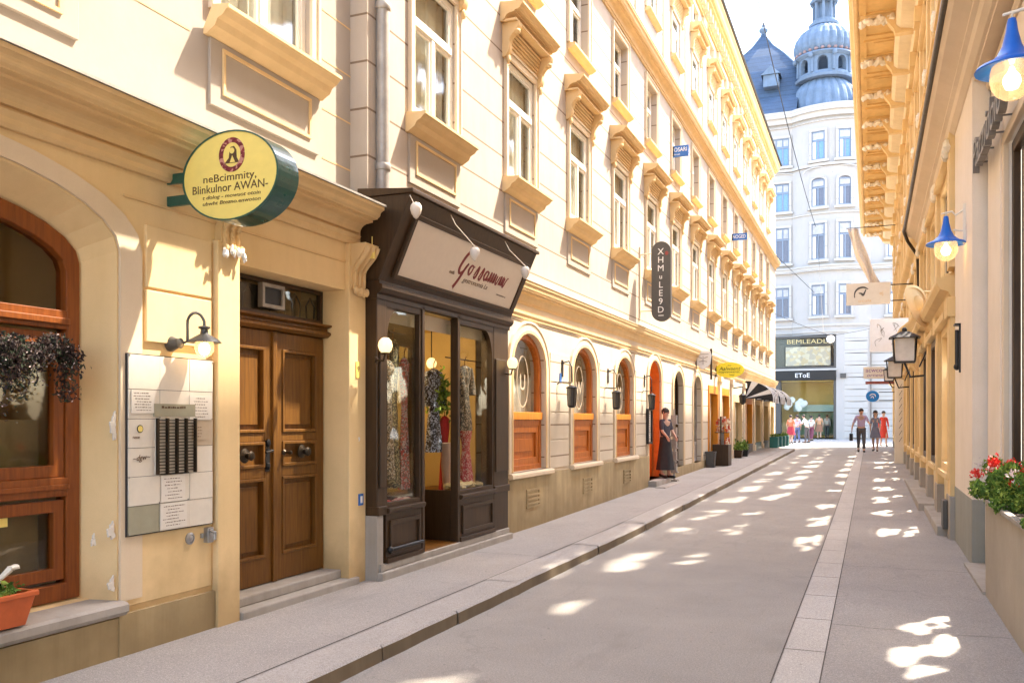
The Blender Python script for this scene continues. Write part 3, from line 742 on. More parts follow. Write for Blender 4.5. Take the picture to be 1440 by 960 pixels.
m = MB(); A = rect(2.62, 3.34, -.11, .07); B = rect(2.58, 3.38, -.14, .10)
m.add([(XL + a, b, .435) for b, a in [(q[0], q[1]) for q in A]] + [(XL + a, b, .60) for b, a in B], [(0, 1, 2, 3)] + [(i, (i + 1) % 4, 4 + (i + 1) % 4, 4 + i) for i in range(4)])
m.ring([(q[1], q[0]) for q in rect(2.57, 3.39, -.15, .11)], [(q[1], q[0]) for q in rect(2.595, 3.365, -.125, .085)], lambda q, d: (XL + q[0], q[1], d), .585, .612)
m.build('trough', M['terra'], fb, bevel=.006)
m = MB(); m.lb(2.6, 3.36, .56, .59, -.12, .08); m.build('soil', M['soil'], fb)
m = MB(); leaves(500, lambda: (XL - .02 + random.gauss(0, .05), random.uniform(2.95, 3.34), .60 + abs(random.gauss(0, .03))), .018, m)
o = m.build('low_plant', M['leaf'], None, loc=(XL, 3.4, .6)); tag(o, 'low olive green plant growing in the orange flower box', 'plant')
m = MB(); m.tube([(XL - .02, 3.20, .58), (XL + .0, 3.24, .68), (XL + .02, 3.29, .73)], [.016, .012, .018], 7); m.blob((XL + .02, 3.31, .735), .024, 1, 1.4, .6, 8, .2); m.build('garden_figure', M['cream'], None, loc=(XL, 3.35, .6), smooth=True)
tag(bpy.data.objects['garden_figure'], 'small cream stick ornament standing in the orange flower box', 'ornament')

# ------------------------------------------------------------------ round yellow sign
zc = 5.75; C = at(324, 247, 5.35)
rd = (C - Vector((0, 0, C.z))); ang = math.atan2(rd.y, rd.x) - PI / 2       # faces back down the street toward the walker
rs = thing('round_sign', 'round yellow cafe sign with green rim and red ring emblem on the corner house', 'sign', C, 0); rs.scale = (1.19, 1, .90)
rad = .298
def zloop(r, n=56): return [(r * math.cos(2 * PI * k / n), r * math.sin(2 * PI * k / n)) for k in range(n)]
S3 = lambda q, d: (q[0], -d, q[1])
m = MB(); m.lathe([(.001, .0), (rad, .0), (rad, .20), (.001, .20)], (0, 0, 0), 56, 'y'); m.build('drum', M['green'], rs, world=False, bevel=.008)
m = MB(); m.prism(zloop(rad - .006), S3, .001, .008); fc = m.build('sign_face', M['yellow'], rs, world=False)
def wl_child(mb, name, mat, par): return mb.build(name, mat, par, world=False)
m = MB(); m.ring(zloop(rad + .002), zloop(rad - .008), S3, -.002, .013); wl_child(m, 'face_rim', M['green'], rs)
EX, EZ = .015, .135
m = MB(); m.ring([(a * .080 + EX, b * .115 + EZ) for a, b in zloop(1, 40)], [(a * .055 + EX, b * .082 + EZ) for a, b in zloop(1, 40)], S3, .008, .011); wl_child(m, 'emblem_ring', M['ring'], fc)
m = MB()
m.prism([(EX - .045, EZ - .055), (EX + .045, EZ - .055), (EX + .03, EZ - .02), (EX + .028, EZ + .03), (EX + .014, EZ + .055), (EX - .006, EZ + .052), (EX - .014, EZ + .02), (EX - .018, EZ - .02)], S3, .008, .0105)
wl_child(m, 'emblem_figure', M['ink'], fc)
m = MB(); m.prism([(EX + .002 + .015 * math.cos(2 * PI * k / 16), EZ + .026 + .020 * math.sin(2 * PI * k / 16)) for k in range(16)], S3, .0106, .0115); m.prism([(EX - .012, EZ - .052), (EX + .022, EZ - .052), (EX + .004, EZ - .005)], S3, .0106, .0115); wl_child(m, 'emblem_face', M['yellow'], fc)
m = MB(); ux, uz, un = (1, 0, 0), (0, 0, 1), (0, -1, 0)
m.text('neBcimmity,', .072, (.0, -.008, -.012), ux, uz, un, .002, width=.33); m.text('Blinkulnor AWAN-', .078, (.0, -.008, -.080), ux, uz, un, .002, width=.47)
m.text('t dolog - mowuot otoin', .036, (.01, -.008, -.135), ux, uz, un, .002, width=.36, shear=.2); m.text('ubwht Btezno.enwoton', .036, (.01, -.008, -.176), ux, uz, un, .002, width=.36, shear=.2)
wl_child(m, 'lettering', M['ink'], fc)
wy_ = C.y + .12
inv = Matrix.Diagonal((1 / 1.19, 1, 1 / .9))
for z in (.055, -.085):
    m = MB(); A = Vector((XL - .0, C.y + .10, C.z + z)); B = C + Vector((-.26, .10, z))
    a, b = inv @ (A - C), inv @ (B - C)
    d = (b - a); nrm = Vector((-d.y, d.x, 0)).normalized() * .012
    m.add([a - nrm + Vector((0, 0, -.035)), a + nrm + Vector((0, 0, -.035)), b + nrm + Vector((0, 0, -.035)), b - nrm + Vector((0, 0, -.035)), a - nrm + Vector((0, 0, .035)), a + nrm + Vector((0, 0, .035)), b + nrm + Vector((0, 0, .035)), b - nrm + Vector((0, 0, .035))], [(0, 1, 2, 3), (4, 5, 6, 7), (0, 1, 5, 4), (1, 2, 6, 5), (2, 3, 7, 6), (3, 0, 4, 7)])
    wl_child(m, 'bracket', M['green'], rs)
# ================================================================== LEFT: long house
lh = thing('long_house', 'long cream four storey house with arched ground floor windows, hooded windows and ochre cornices', 'building', (XL, 25, .1))
YE = 43.0
gc = [10.85 + 2.42 * k for k in range(6)]
arches = []
for k, c in enumerate(gc):
    if k == 3: arches.append(arc(c, .56, .30, 2.30, .42))
    elif k < 3: arches.append(arc(c, .60, .84, 2.18, .44))
    else: arches.append(arc(c, .55, .42, 2.2, .42))
shops = [(24.6, 26.2, 2.45), (26.8, 28.4, 2.45), (29.4, 31.4, 2.3), (32.4, 34.2, 2.3), (35.2, 37.0, 2.3), (38.0, 39.8, 2.3), (40.6, 42.2, 2.3)]
shop_open = [rect(a, b, .40, z) for a, b, z in shops]
m = MB(); m.sheet(rect(9.6, YE, .02, 3.02), arches + shop_open, L3, 0, -.20)
m.sheet(rect(6.76, 9.7, 2.4, 3.3), [], L3, 0, 0)
m.lb(6.9, YE, .0, 3.2, -1.6, -1.5)
m.build('wall', M['wall_low'], lh)
fl = []
N1 = 14; y1 = [8.15 + 2.42 * k for k in range(N1)]
opn = [rect(c - .47, c + .47, 4.49, 5.94) for c in y1] + [rect(c - .47, c + .47, 7.08, 8.28) for c in y1] + [rect(c - .47, c + .47, 9.70, 10.72) for c in y1] + [rect(c - .42, c + .42, 11.45, 12.0) for c in y1]
m = MB(); m.sheet(rect(6.88, YE, 3.0, 12.3), opn, L3, 0, -.12)
m.box(XL - .75, XL - .002, 6.84, 6.88, 3.3, 12.3); m.box(XL - 1, XL, YE, YE + .05, .0, 12.3); m.lb(6.9, YE, 3.2, 12.3, -1.5, -1.4)
m.build('upper_wall', M['wall_up'], lh)
for z0, z1, p, nm in ((2.98, 3.26, .13, 'string_course'), (8.46, 8.78, .24, 'middle_cornice')):
    m = MB(); m.lprof(cyma(p, z0, z1), 6.9 if z0 > 5 else 9.75, YE + .1); m.build(nm, M['trim'], lh)
m = MB(); m.lprof([(-.02, 8.78), (.25, 8.782), (.25, 8.80), (-.02, 8.84)], 6.9, YE + .1); m.lprof([(-.02, 3.262), (.14, 3.262), (.14, 3.275), (-.02, 3.30)], 9.75, YE + .1); m.build('flashing', M['trim_pale'], lh)
m = MB(); m.lprof([(-.01, 2.80), (.02, 2.80), (.02, 2.83), (.035, 2.85), (.035, 2.88), (-.01, 2.88)], 9.8, YE); m.build('lower_moulding', M['trim'], lh)
YV = 41.0
m = MB(); m.lprof(cyma(.42, 12.15, 12.72), 5.5, YV); ev = m.build('eaves', M['trim'], lh)
m = MB()
m.lprof([(-.2, 12.72), (.47, 12.725), (.49, 12.76), (.46, 12.80), (-.2, 12.95), (-4, 15)], 5.5, YV + .05); m.build('roof_edge', M['black'], lh)
for k in range(90):
    y = 6.2 + k * .40
    if y < YV - .2: m = MB(); m.lb(y, y + .16, 12.20, 12.42, .0, .20); m.build('dentil', M['trim_pale'], lh)
# windows: one of each storey, then copies
w1 = tall_window(lh, y1[0] - .47, 4.49, .94, 1.45, 0, rich=True, hood=True, depth=.02)
w2 = tall_window(lh, y1[0] - .47, 7.08, .94, 1.20, 0, rich=False)
w3 = tall_window(lh, y1[0] - .47, 9.70, .94, 1.02, 0, rich=False, hood=True, depth=.02)
m = MB()
for k in range(5): m.blob((XL + .16, y1[0] - .3 + .15 * k, 11.34 + .05 * (2 - abs(k - 2))), .075, .8, 1, 1, 8, .2)
m.build('crest', M['orn'], w3, smooth=True)
for k in range(1, N1):
    for w in (w1, w2, w3): copy_tree(w, lh, (0, 2.42 * k, 0))
am = MB(); c = y1[0]; am.ring(rect(c - .52, c + .52, 11.40, 12.05), rect(c - .36, c + .36, 11.52, 11.94), L3, -.08, .03); aw = am.build('attic_window', M['trim_pale'], lh, loc=(XL, c, 11.4))
am = MB(); am.lb(c - .40, c + .40, 11.48, 11.98, -.10, -.09); am.build('pane', M['glass_blue'], aw)
am = MB(); am.lb(c - .45, c + .45, 11.4, 12.0, -.2, -.19); am.build('room', M['curtain_w'], aw)
for k in range(1, N1): copy_tree(aw, lh, (0, 2.42 * k, 0))
# pilaster strips between the windows of the third floor
for k in range(N1 - 1):
    c = y1[k] + 1.21; m = MB(); m.lb(c - .16, c + .16, 8.86, 12.14, -.01, .035); m.lb(c - .20, c + .20, 11.95, 12.14, -.01, .07); m.build('pilaster', M['trim_pale'], lh, bevel=.006)
# ground-floor arches
def arch_window(k, c, hw, z0, sp, rise, kind):
    m = MB(); m.ring(arc(c, hw + .13, z0 - .0, sp + .01, rise + .13), arc(c, hw + .0, z0, sp, rise), L3, .001, .022)
    m.ring(arc(c, hw + .155, z0, sp + .01, rise + .155), arc(c, hw + .125, z0, sp + .01, rise + .125), L3, .001, .034)
    root = m.build('arched_window' if kind != 'door' else 'doorway', M['trim_pale'], lh, loc=(XL, c, z0))
    m = MB(); m.ring(arc(c, hw + .045, z0, sp + .003, rise + .045), arc(c, hw + .001, z0, sp, rise + .001), L3, -.125, .030); m.build('reveal', M['trim'], root, bevel=.004)
    dw = hw - .035
    if kind == 'cafe':
        m = MB(); m.ring(arc(c, hw, z0, sp, rise), arc(c, hw - .075, z0 + .07, sp - .01, rise - .06), L3, -.13, -.045); m.build('frame', M['wood_or'], root, bevel=.006)
        m = MB(); m.lb(c - dw, c + dw, 1.50, 1.60, -.12, -.015); m.build('rail', M['wood_rail'], root, bevel=.006)
        m = MB(); m.lb(c - dw, c + dw, 1.42, 1.495, -.12, -.05); m.build('rail', M['wood_or'], root)
        m = MB(); m.prism(arc(c, hw - .06, 1.58, sp - .02, rise - .06), L3, -.095, -.089); m.build('pane', M['glass'], root)
        m = MB(); m.lb(c - dw + .03, c + dw - .03, z0 + .06, 1.43, -.12, -.09); m.ring(rect(c - dw + .03, c + dw - .03, z0 + .06, 1.43), rect(c - dw + .13, c + dw - .13, z0 + .16, 1.33), L3, -.09, -.06); m.lb(c - dw + .2, c + dw - .2, z0 + .24, 1.25, -.09, -.078); m.build('panel', M['wood_or'], root, bevel=.006)
        m = MB(); m.prism(arc(c, hw, z0, sp, rise - .02), L3, -.30, -.29); m.build('room', M['paper'], root)
        # etched ornament on the glass and net behind it
        m = MB()
        m.ring([(c + .21 * math.cos(2 * PI * j / 32), 2.0 + .34 * math.sin(2 * PI * j / 32)) for j in range(32)], [(c + .195 * math.cos(2 * PI * j / 32), 2.0 + .325 * math.sin(2 * PI * j / 32)) for j in range(32)], L3, -.088, -.085)
        m.text('W' if k == 1 else 'M' if k == 2 else 'U', .30, (XL - .088, c, 1.98), (0, 1, 0), (0, 0, 1), (1, 0, 0), .002); m.build('etched_ornament', M['paper2'], root)
        m = MB(); n = 22; vs = []
        for j in range(n + 1): vs += [(XL - .20 - .02 * math.sin(j * 1.7), c - hw + 2 * hw * j / n, 1.5), (XL - .20 - .02 * math.sin(j * 1.7), c - hw + 2 * hw * j / n, 2.05 + .04 * math.sin(j))]
        m.add(vs, [(2 * j, 2 * j + 1, 2 * j + 3, 2 * j + 2) for j in range(n)]); m.build('net_curtain', M['curtain'], root)
        m = MB(); m.lprof([(-.2, z0 + .02), (.075, z0 - .01), (.09, z0 - .03), (.09, z0 - .07), (.03, z0 - .085), (-.02, z0 - .085)], c - hw - .17, c + hw + .17); m.build('sill', M['trim_pale'], root)
    elif kind == 'door':
        m = MB(); m.prism(arc(c - .0, hw, .30, sp, rise), L3, -.62, -.60); m.build('passage', M['orange'], root)
        m = MB(); a = arc(c, hw - .012, .30, sp, rise - .01); n = len(a)
        m.add([L3(q, -.015) for q in a] + [L3(q, -.60) for q in a], [(j, (j + 1) % n, n + (j + 1) % n, n + j) for j in range(n)]); m.build('reveal', M['orange'], root)
        m = MB(); m.box(XL - .56, XL - .16, c + hw - .10, c + hw - .055, .32, 2.2); m.build('open_door', M['wood_or'], root, bevel=.006)
        m = MB(); m.lb(c - hw - .12, c + hw + .15, .02, .28, -.3, .20); m.lb(c - hw - .3, c + hw + .4, .02, .18, .2, .42); m.build('door_step', M['stone'], root, bevel=.01)
    else:
        m = MB(); m.ring(arc(c, hw, z0, sp, rise), arc(c, hw - .06, z0 + .07, sp - .01, rise - .05), L3, -.16, -.10); m.lb(c - dw, c + dw, .85, .93, -.16, -.10); m.lb(c - .025, c + .025, .9, sp + rise - .05, -.16, -.105); m.build('frame', M['grey_metal' if k == 5 else 'shopbrown'], root, bevel=.005)
        m = MB(); m.prism(arc(c, hw - .04, .9, sp - .01, rise - .04), L3, -.14, -.134); m.build('pane', M['glass_shop'], root)
        m = MB(); m.lb(c - dw, c + dw, z0 + .06, .86, -.15, -.12); m.build('panel', M['grey_metal'], root)
        m = MB(); m.prism(arc(c, hw, z0, sp, rise), L3, -.9, -.89); m.build('room', M['shopyellow'], root)
        m = MB()
        for j in range(40): m.box(XL - random.uniform(.25, .7), XL - random.uniform(.25, .7) + .08, *(lambda q: (q, q + random.uniform(.05, .14)))(c - hw + .1 + random.random() * (2 * hw - .3)), *(lambda z: (z, z + random.uniform(.06, .22)))(.95 + .32 * random.randrange(4)))
        m.build('goods', cloth('shelf_goods_%d' % k, ((.5, .42, .3), (.12, .07, .04), (.55, .15, .1)), 9), root)
    return root
for k, c in enumerate(gc):
    if k < 3: arch_window(k, c, .60, .84, 2.18, .44, 'cafe')
    elif k == 3: arch_window(k, c, .56, .30, 2.30, .42, 'door')
    else: arch_window(k, c, .55, .42, 2.2, .42, 'shop')
# socle with vent grilles
m = MB(); m.lb(9.78, 17.5, .02, .78, -.02, .035); m.lb(18.75, 24.5, .02, .42, -.02, .035); m.build('socle', M['socle'], lh)
for c in gc[:3]:
    m = MB(); cc = c + .05
    m.ring(rect(cc - .24, cc + .24, .36, .60), rect(cc - .215, cc + .215, .385, .575), L3, .036, .05)
    for j in range(3): m.lb(cc - .21, cc + .21, .40 + .055 * j, .425 + .055 * j, .034, .052)
    m.build('vent', M['socle'], lh)
# raised pier blocks between the arches
for k in range(3):
    c = gc[k] + 1.21
    for z0, z1 in ((.82, 1.21), (1.225, 1.60), (1.615, 2.02), (2.035, 2.44)):
        m = MB(); m.lb(c - .40, c + .40, z0, z1, -.01, .016); m.build('pier_block', M['wall_low'], lh, bevel=.006)
# ground-floor shops further on
for j, (a, b, z) in enumerate(shops):
    m = MB(); m.ring(rect(a, b, .30, z), rect(a + .09, b - .09, .45, z - .22), L3, -.18, .03); sf = m.build('shop_front', M['wood_rail' if j in (0, 1, 3) else 'trim'], lh, loc=(XL, a, .1), bevel=.006)
    m = MB(); m.lb(a + .08, b - .08, .44, z - .2, -.12, -.114); m.build('pane', M['glass_shop'], sf)
    m = MB(); m.lb(a, b, .3, z, -.9, -.89); m.build('room', M['shopyellow'], sf)
    m = MB(); m.lb((a + b) / 2 - .03, (a + b) / 2 + .03, .45, z - .22, -.14, -.06); m.build('mullion', M['trim_pale'], sf)
    m = MB(); m.lb(a - .02, b + .02, .1, .62, -.05, .045); m.build('stall_riser', M['greysign' if j % 2 else 'green'], sf)
    if j < len(shops) - 1:
        m = MB(); yy = (b + shops[j + 1][0]) / 2; m.lb(yy - .16, yy + .16, .1, 2.75, -.01, .06); m.lb(yy - .2, yy + .2, 2.6, 2.78, -.01, .10); m.lb(yy - .2, yy + .2, .1, .55, -.01, .09); m.build('pilaster', M['trim_pale'], lh, bevel=.008)

# ================================================================== the brown boutique shopfront
SY0, SY1, SP = 6.745, 9.78, .15
sh = thing('boutique_shopfront', 'projecting dark brown wooden shopfront with slanted beige name board and two dressed windows', 'shopfront', (XL, 8.26, .1))
B = 'shopbrown'
m = MB(); m.lb(SY0, SY1, .02, .165, -.02, SP + .06); m.lb(SY0 + .02, SY1 - .01, .165, .225, -.02, SP + .02); m.build('stone_step', M['stone'], sh, bevel=.01)
m = MB(); m.lb(SY0 - .01, 6.84, .05, .66, -.02, SP + .012); m.build('stone_base', M['stone'], sh, bevel=.008)
m = MB(); m.lb(6.765, 6.82, .14, .24, SP + .012, SP + .03); m.build('vent_cap', M['grey_metal'], sh)
# corner posts
for a, b in ((6.75, 6.90), (9.34, 9.775)):
    m = MB(); m.lb(a, b, .66 if a < 7 else .22, 2.62, -.01, SP); m.lb(a + .03, b - .03, .9, 2.2, SP, SP + .018); m.lb(a - .006, b + .006, .66, .74, -.01, SP + .02); m.build('corner_post', M[B], sh, bevel=.008)
# left bay: stall riser panel, cill, window
def riser(a, b):
    m = MB(); m.lb(a, b, .225, .70, SP - .10, SP); m.ring(rect(a + .06, b - .04, .30, .60), rect(a + .10, b - .08, .34, .56), L3, SP, SP + .02)
    m.lb(a, b, .225, .27, SP, SP + .025); m.lprof([(SP - .01, .66), (SP + .035, .67), (SP + .045, .69), (SP + .045, .715), (SP - .12, .73)], a - .01, b + .01); return m.build('stall_riser', M[B], sh, bevel=.005)
riser(6.90, 7.58); riser(8.42, 9.34)
for z in (.33,):
    m = MB(); m.tube([(XL + SP + .03, 6.93, .345), (XL + SP + .03, 7.55, .345)], .016, 10); m.blob((XL + SP + .03, 6.93, .345), .03, 1, 1, 1, 10); m.build('rail', M['black'], sh, smooth=True)
def bay(a, b, lr):
    m = MB(); out = rect(a, b, .72, 2.58)
    r = .16; 
    inn = [(a + .035, .76), (b - .035, .76), (b - .035, 2.50), (a + .035, 2.50)]
    m.ring(out, inn, L3, SP - .06, SP - .005); f = m.build('window_frame', M[B], sh, bevel=.005)
    # rounded upper corner spandrels
    for cx, s in (((a + .035), 1), ((b - .035), -1)):
        if (lr == 'l' and s == 1) or (lr == 'r' and s == -1):
            pts = [(cx, 2.50), (cx, 2.50 - .30)]
            for k in range(9):
                t = PI / 2 * k / 8; pts.append((cx + s * (.0 + .20 * (1 - math.cos(t))), 2.20 + .30 * math.sin(t)))
            m = MB(); m.prism(pts[:1] + pts[2:], L3, SP - .055, SP - .008); m.build('spandrel', M[B], f)
    m = MB(); m.lb(a + .03, b - .03, .755, 2.505, SP - .045, SP - .039); m.build('pane', M['glass_shop'], f)
    return f
bay(6.90, 7.58, 'l'); bay(8.42, 9.34, 'r')
# entrance recess: door set back at an angle between the bays
for a in (7.58, 8.37):
    m = MB(); m.lb(a, a + .05, .225, 2.60, SP - .08, SP + .01); m.build('mullion', M[B], sh, bevel=.006)
m = MB(); m.box(XL + SP - .52, XL + SP - .05, 7.57, 7.595, .76, 2.5); m.build('side_pane', M['glass_shop'], sh)
m = MB(); m.box(XL + SP - .52, XL + SP - .05, 8.405, 8.43, .76, 2.5); m.build('side_pane', M['glass_shop'], sh)
for a in (7.56, 8.40): m = MB(); m.box(XL + SP - .52, XL + SP - .05, a, a + .04, .225, .76); m.build('side_riser', M[B], sh)
m = MB(); D0 = SP - .56
m.ring(rect(7.60, 8.40, .235, 2.36), rect(7.68, 8.32, .72, 2.26), L3, D0, D0 + .05); m.ring(rect(7.72, 8.28, .30, .66), rect(7.76, 8.24, .34, .62), L3, D0 + .05, D0 + .06)
sd = m.build('door', M[B], sh, bevel=.005)
m = MB(); m.lb(7.67, 8.33, .71, 2.27, D0 + .02, D0 + .026); m.build('pane', M['glass_shop'], sd)
m = MB(); m.tube([(XL + D0 + .06, 7.64, 1.1), (XL + D0 + .11, 7.64, 1.12), (XL + D0 + .11, 7.64, 1.32), (XL + D0 + .06, 7.64, 1.34)], .01, 8); m.build('handle', M['brass'], sd, smooth=True)
m = MB(); m.lb(7.59, 8.41, .02, .232, -.45, SP - .0); m.build('threshold', M['wood'], sh)
m = MB(); m.lb(7.60, 8.40, 2.36, 2.62, D0, D0 + .04); m.build('door_head', M[B], sh)
# head cornice and slanting fascia
m = MB(); m.lprof([(-.02, 2.56), (SP + .01, 2.56), (SP + .01, 2.60), (SP + .04, 2.615), (SP + .06, 2.65), (SP + .06, 2.68), (SP + .03, 2.69), (SP + .03, 2.72), (-.02, 2.72)], 6.735, 9.80); m.build('head_cornice', M[B], sh)
FB, FT = (SP + .03, 2.72), (SP + .35, 3.44)
fd = Vector((FT[0] - FB[0], 0, FT[1] - FB[1])); FL = fd.length; fd.normalize(); fn = Vector((fd.z, 0, -fd.x))
m = MB(); m.lprof([(-.02, 2.72), FB, FT, (-.02, 3.44)], 6.72, 9.80); m.lprof([(-.02, 3.44), (FT[0] + .03, 3.44), (FT[0] + .03, 3.475), (-.02, 3.52)], 6.70, 9.82)
fas = m.build('fascia', M[B], sh, bevel=.006)
def F3(q, d): # point on the fascia: (y, distance up the slope), raised by d
    b = Vector((XL + FB[0], q[0], FB[1])) + fd * q[1] + fn * d; return tuple(b)
m = MB(); m.prism(rect(6.95, 9.62, .085, .60), F3, .004, .016); m.ring(rect(6.90, 9.67, .045, .645), rect(6.95, 9.62, .085, .60), F3, .0, .03); m.cur = 0
pn = MB(); pn.prism(rect(6.95, 9.62, .085, .60), F3, .004, .014); pno = pn.build('name_board', M['signpanel'], sh)
pn = MB(); pn.ring(rect(6.90, 9.67, .045, .645), rect(6.95, 9.62, .085, .60), F3, .0, .032); pn.build('board_frame', M[B], sh, bevel=.004)
# script lettering, drawn as pen strokes
m = MB(); o0 = F3((8.08, .345), .0145); u0, v0 = Vector((0, 1, 0)), fd
def st(pts, w=.030, dx=0, sc=1.0): m.stroke([(dx + a * sc, b * sc, *c) for a, b, *c in pts], w, o0, u0, v0, fn, .005)
st([(.16, .155, .6), (.10, .19, 1), (.02, .12, 1.2), (-.03, .0, 1.2), (.0, -.06, 1), (.07, -.03, .8), (.13, .06, .6), (.09, .0, 1), (.03, -.13, 1.2), (-.03, -.22, 1.3)])
def lo(dx, s=1):   # o / a bowls
    st([(.07, .05, .6), (.02, .05, .9), (-.01, 0, 1.1), (.02, -.045, .9), (.06, -.01, .7), (.075, .05, .6)], .026, dx)
lo(.19); st([(.26, .04, .5), (.29, .05, .5)], .02)
for dx in (.33, .45): st([(.0, -.04, .6), (.06, .07, .8), (.065, .0, 1.1), (.035, -.06, 1), (.0, -.04, .6)], .026, dx)
lo(.58); st([(.655, .05, .9), (.65, -.04, .9), (.69, -.01, .5)], .024)
for dx in (.70, .76, .82): st([(.0, -.05, .8), (.02, .05, 1), (.035, .04, .7), (.03, -.04, .9)], .022, dx)
st([(.90, .05, .8), (.89, -.02, 1), (.92, -.045, .9), (.96, .05, .6)], .022)
for dx in (.98, 1.04): st([(.0, -.045, .8), (.02, .05, 1), (.035, .04, .7), (.03, -.04, .9)], .022, dx)
st([(1.10, .05, .8), (1.095, -.03, 1), (1.12, -.045, .8), (1.16, .05, .6), (1.19, .06, .5)], .022)
m.build('script_lettering', M['red_ink'], pno)
m = MB(); m.text('eeala.', .055, F3((7.93, .27), .0145), (0, 1, 0), fd, fn, .002, shear=.3); m.text('gestronomia La', .075, F3((8.52, .235), .0145), (0, 1, 0), fd, fn, .002, width=.62, shear=.35); m.text('ewousaus a.', .03, F3((9.25, .20), .0145), (0, 1, 0), fd, fn, .002, width=.27); m.build('small_lettering', M['ink'], pno)
m = MB(); m.lb(6.62, 6.70, 2.98, 3.10, .02, .04)
# shop room, lit warm
m = MB(); m.lb(6.95, 9.6, .5, 2.6, -1.62, -1.60); m.box(XL - 1.6, XL - .2, 6.90, 6.93, .4, 2.6); m.box(XL - 1.6, XL - .2, 9.60, 9.63, .4, 2.6)
m.build('room_wall', M['shopyellow'], sh)
m = MB(); m.lb(6.9, 9.63, 2.55, 2.57, -1.6, .08); m.build('room_ceiling', M['ochre_glow'], sh)
m = MB(); m.lb(6.9, 7.57, .66, .71, -.75, .06); m.lb(8.43, 9.6, .66, .71, -.75, .06); m.lb(6.9, 9.63, .2, .23, -1.6, -.45); m.build('display_floor', M['wood'], sh)
# dressed forms in the windows
def dress(name, x, y, z0, h, w, cols, label, tilt=0, sleeves=False, group=None):
    m = MB(); seg = 28; prof = [(0, .50), (.04, .56), (.18, .50), (.30, .36), (.42, .34), (.60, .46), (.80, .56), (1.0, .64)]
    vs = []
    for i in range(25):
        t = i / 24
        for j in range(len(prof) - 1):
            if prof[j][0] <= t <= prof[j + 1][0]: k = (t - prof[j][0]) / (prof[j + 1][0] - prof[j][0]); r = prof[j][1] * (1 - k) + prof[j + 1][1] * k
        if t < .04: r *= .45 + 13 * t
        for k in range(seg):
            a = 2 * PI * k / seg; rr = r * w * (1 + .10 * t * math.sin(a * 7 + 2 * math.sin(t * 5)))
            vs.append((x + rr * .55 * math.cos(a), y + rr * math.sin(a) + tilt * t, z0 + h * (1 - t)))
    m.add(vs, [(i * seg + k, i * seg + (k + 1) % seg, (i + 1) * seg + (k + 1) % seg, (i + 1) * seg + k) for i in range(24) for k in range(seg)] + [tuple(range(seg))])
    if sleeves:
        for s in (-1, 1): m.tube([(x, y + s * w * .42, z0 + h * .95), (x + .01, y + s * w * .66, z0 + h * .78), (x + .02, y + s * w * .62, z0 + h * .55)], [.055, .05, .06], 10)
    o = m.build(name, cloth(name + '_print', cols, 75), None, loc=(x, y, z0), smooth=True)
    tag(o, label, 'clothing', group)
    m = MB(); m.tube([(x, y, z0 + h), (x, y, z0 + h + .06), (x + .02, y, z0 + h + .10)], .006, 6); m.tube([(x, y - w * .4, z0 + h * .955), (x, y, z0 + h * 1.01), (x, y + w * .4, z0 + h * .955)], .008, 6); m.build('hanger', M['wood'], o)
    return o
XD = XL - .02
dress('hanging_dress', XD + .02, 7.20, .95, 1.10, .15, ((.05, .04, .03), (.45, .38, .30), (.25, .16, .09)), 'speckled grey brown dress nearest the left edge of the left shop window')
dress('hanging_dress', XD - .02, 7.36, .86, 1.40, .16, ((.035, .03, .02), (.09, .07, .04), (.35, .28, .14)), 'long dark olive dress hanging in the middle of the left shop window')
dress('hanging_dress', XD + .03, 7.49, .84, 1.25, .13, ((.42, .30, .27), (.40, .06, .05), (.15, .08, .07)), 'pale pink and red patterned dress at the right of the left shop window')
dress('hanging_coat', XD - .23, 8.62, 1.15, .90, .21, ((.02, .02, .035), (.42, .45, .60), (.02, .02, .03)), 'black coat with pale blue flower print beside the shop doorway', sleeves=True)
dress('hanging_skirt', XD - .20, 8.82, .62, .92, .16, ((.50, .02, .02), (.42, .02, .02)), 'plain red skirt hanging beside the shop doorway')
dress('hanging_dress', XD - .02, 8.96, 1.38, .72, .20, ((.06, .045, .035), (.30, .22, .16), (.03, .03, .03)), 'short dark patterned blouse on the upper rail of the right shop window', sleeves=True)
dress('hanging_dress', XD - .02, 8.99, .78, .66, .20, ((.45, .05, .07), (.55, .28, .25), (.35, .02, .03)), 'red and pink lace skirt below the dark blouse in the right shop window')
m = MB(); m.tube([(XD - .12, 8.70, 1.25), (XD - .13, 8.72, 1.0), (XD - .14, 8.75, .64)], [.05, .055, .03], 10); o = m.build('leg_form', M['skin'], None, loc=(XD - .3, 8.2, .7), smooth=True); tag(o, 'tan stocking leg form standing beside the shop doorway', 'display form')
m = MB(); leaves(500, lambda: (XD - .22 + random.gauss(0, .06), 8.72 + random.gauss(0, .06), 1.78 + random.gauss(0, .10)), .035, m); o = m.build('green_spray', M['leaf'], None, loc=(XD - .3, 8.22, 1.7)); tag(o, 'green leafy spray above the black coat in the shop doorway', 'plant')
m = MB()
for k in range(26): m.blob((XD + .06 + random.uniform(-.05, .04), 6.98 + random.random() * .54, .735 + random.random() * .02), .035, 1, random.uniform(.8, 1.8), .5, 8, .25)
o = m.build('folded_scarves', cloth('scarf_print', ((.60, .06, .07), (.6, .35, .3), (.7, .5, .4)), 25), None, loc=(XD, 7.3, .72), smooth=True); tag(o, 'heap of red and pink scarves along the foot of the left shop window', 'scarves')
m = MB()
for k in range(16): m.blob((XD + .03 + random.uniform(-.08, .03), 8.55 + random.random() * .66, .76 + random.random() * .05), .055, 1, random.uniform(.8, 1.9), .6, 8, .25)
o = m.build('straw_hats', plain('straw', (.62, .45, .20), .8), None, loc=(XD, 9.1, .72), smooth=True); tag(o, 'heap of straw coloured hats and bags in the foot of the right shop window', 'hats')
m = MB()
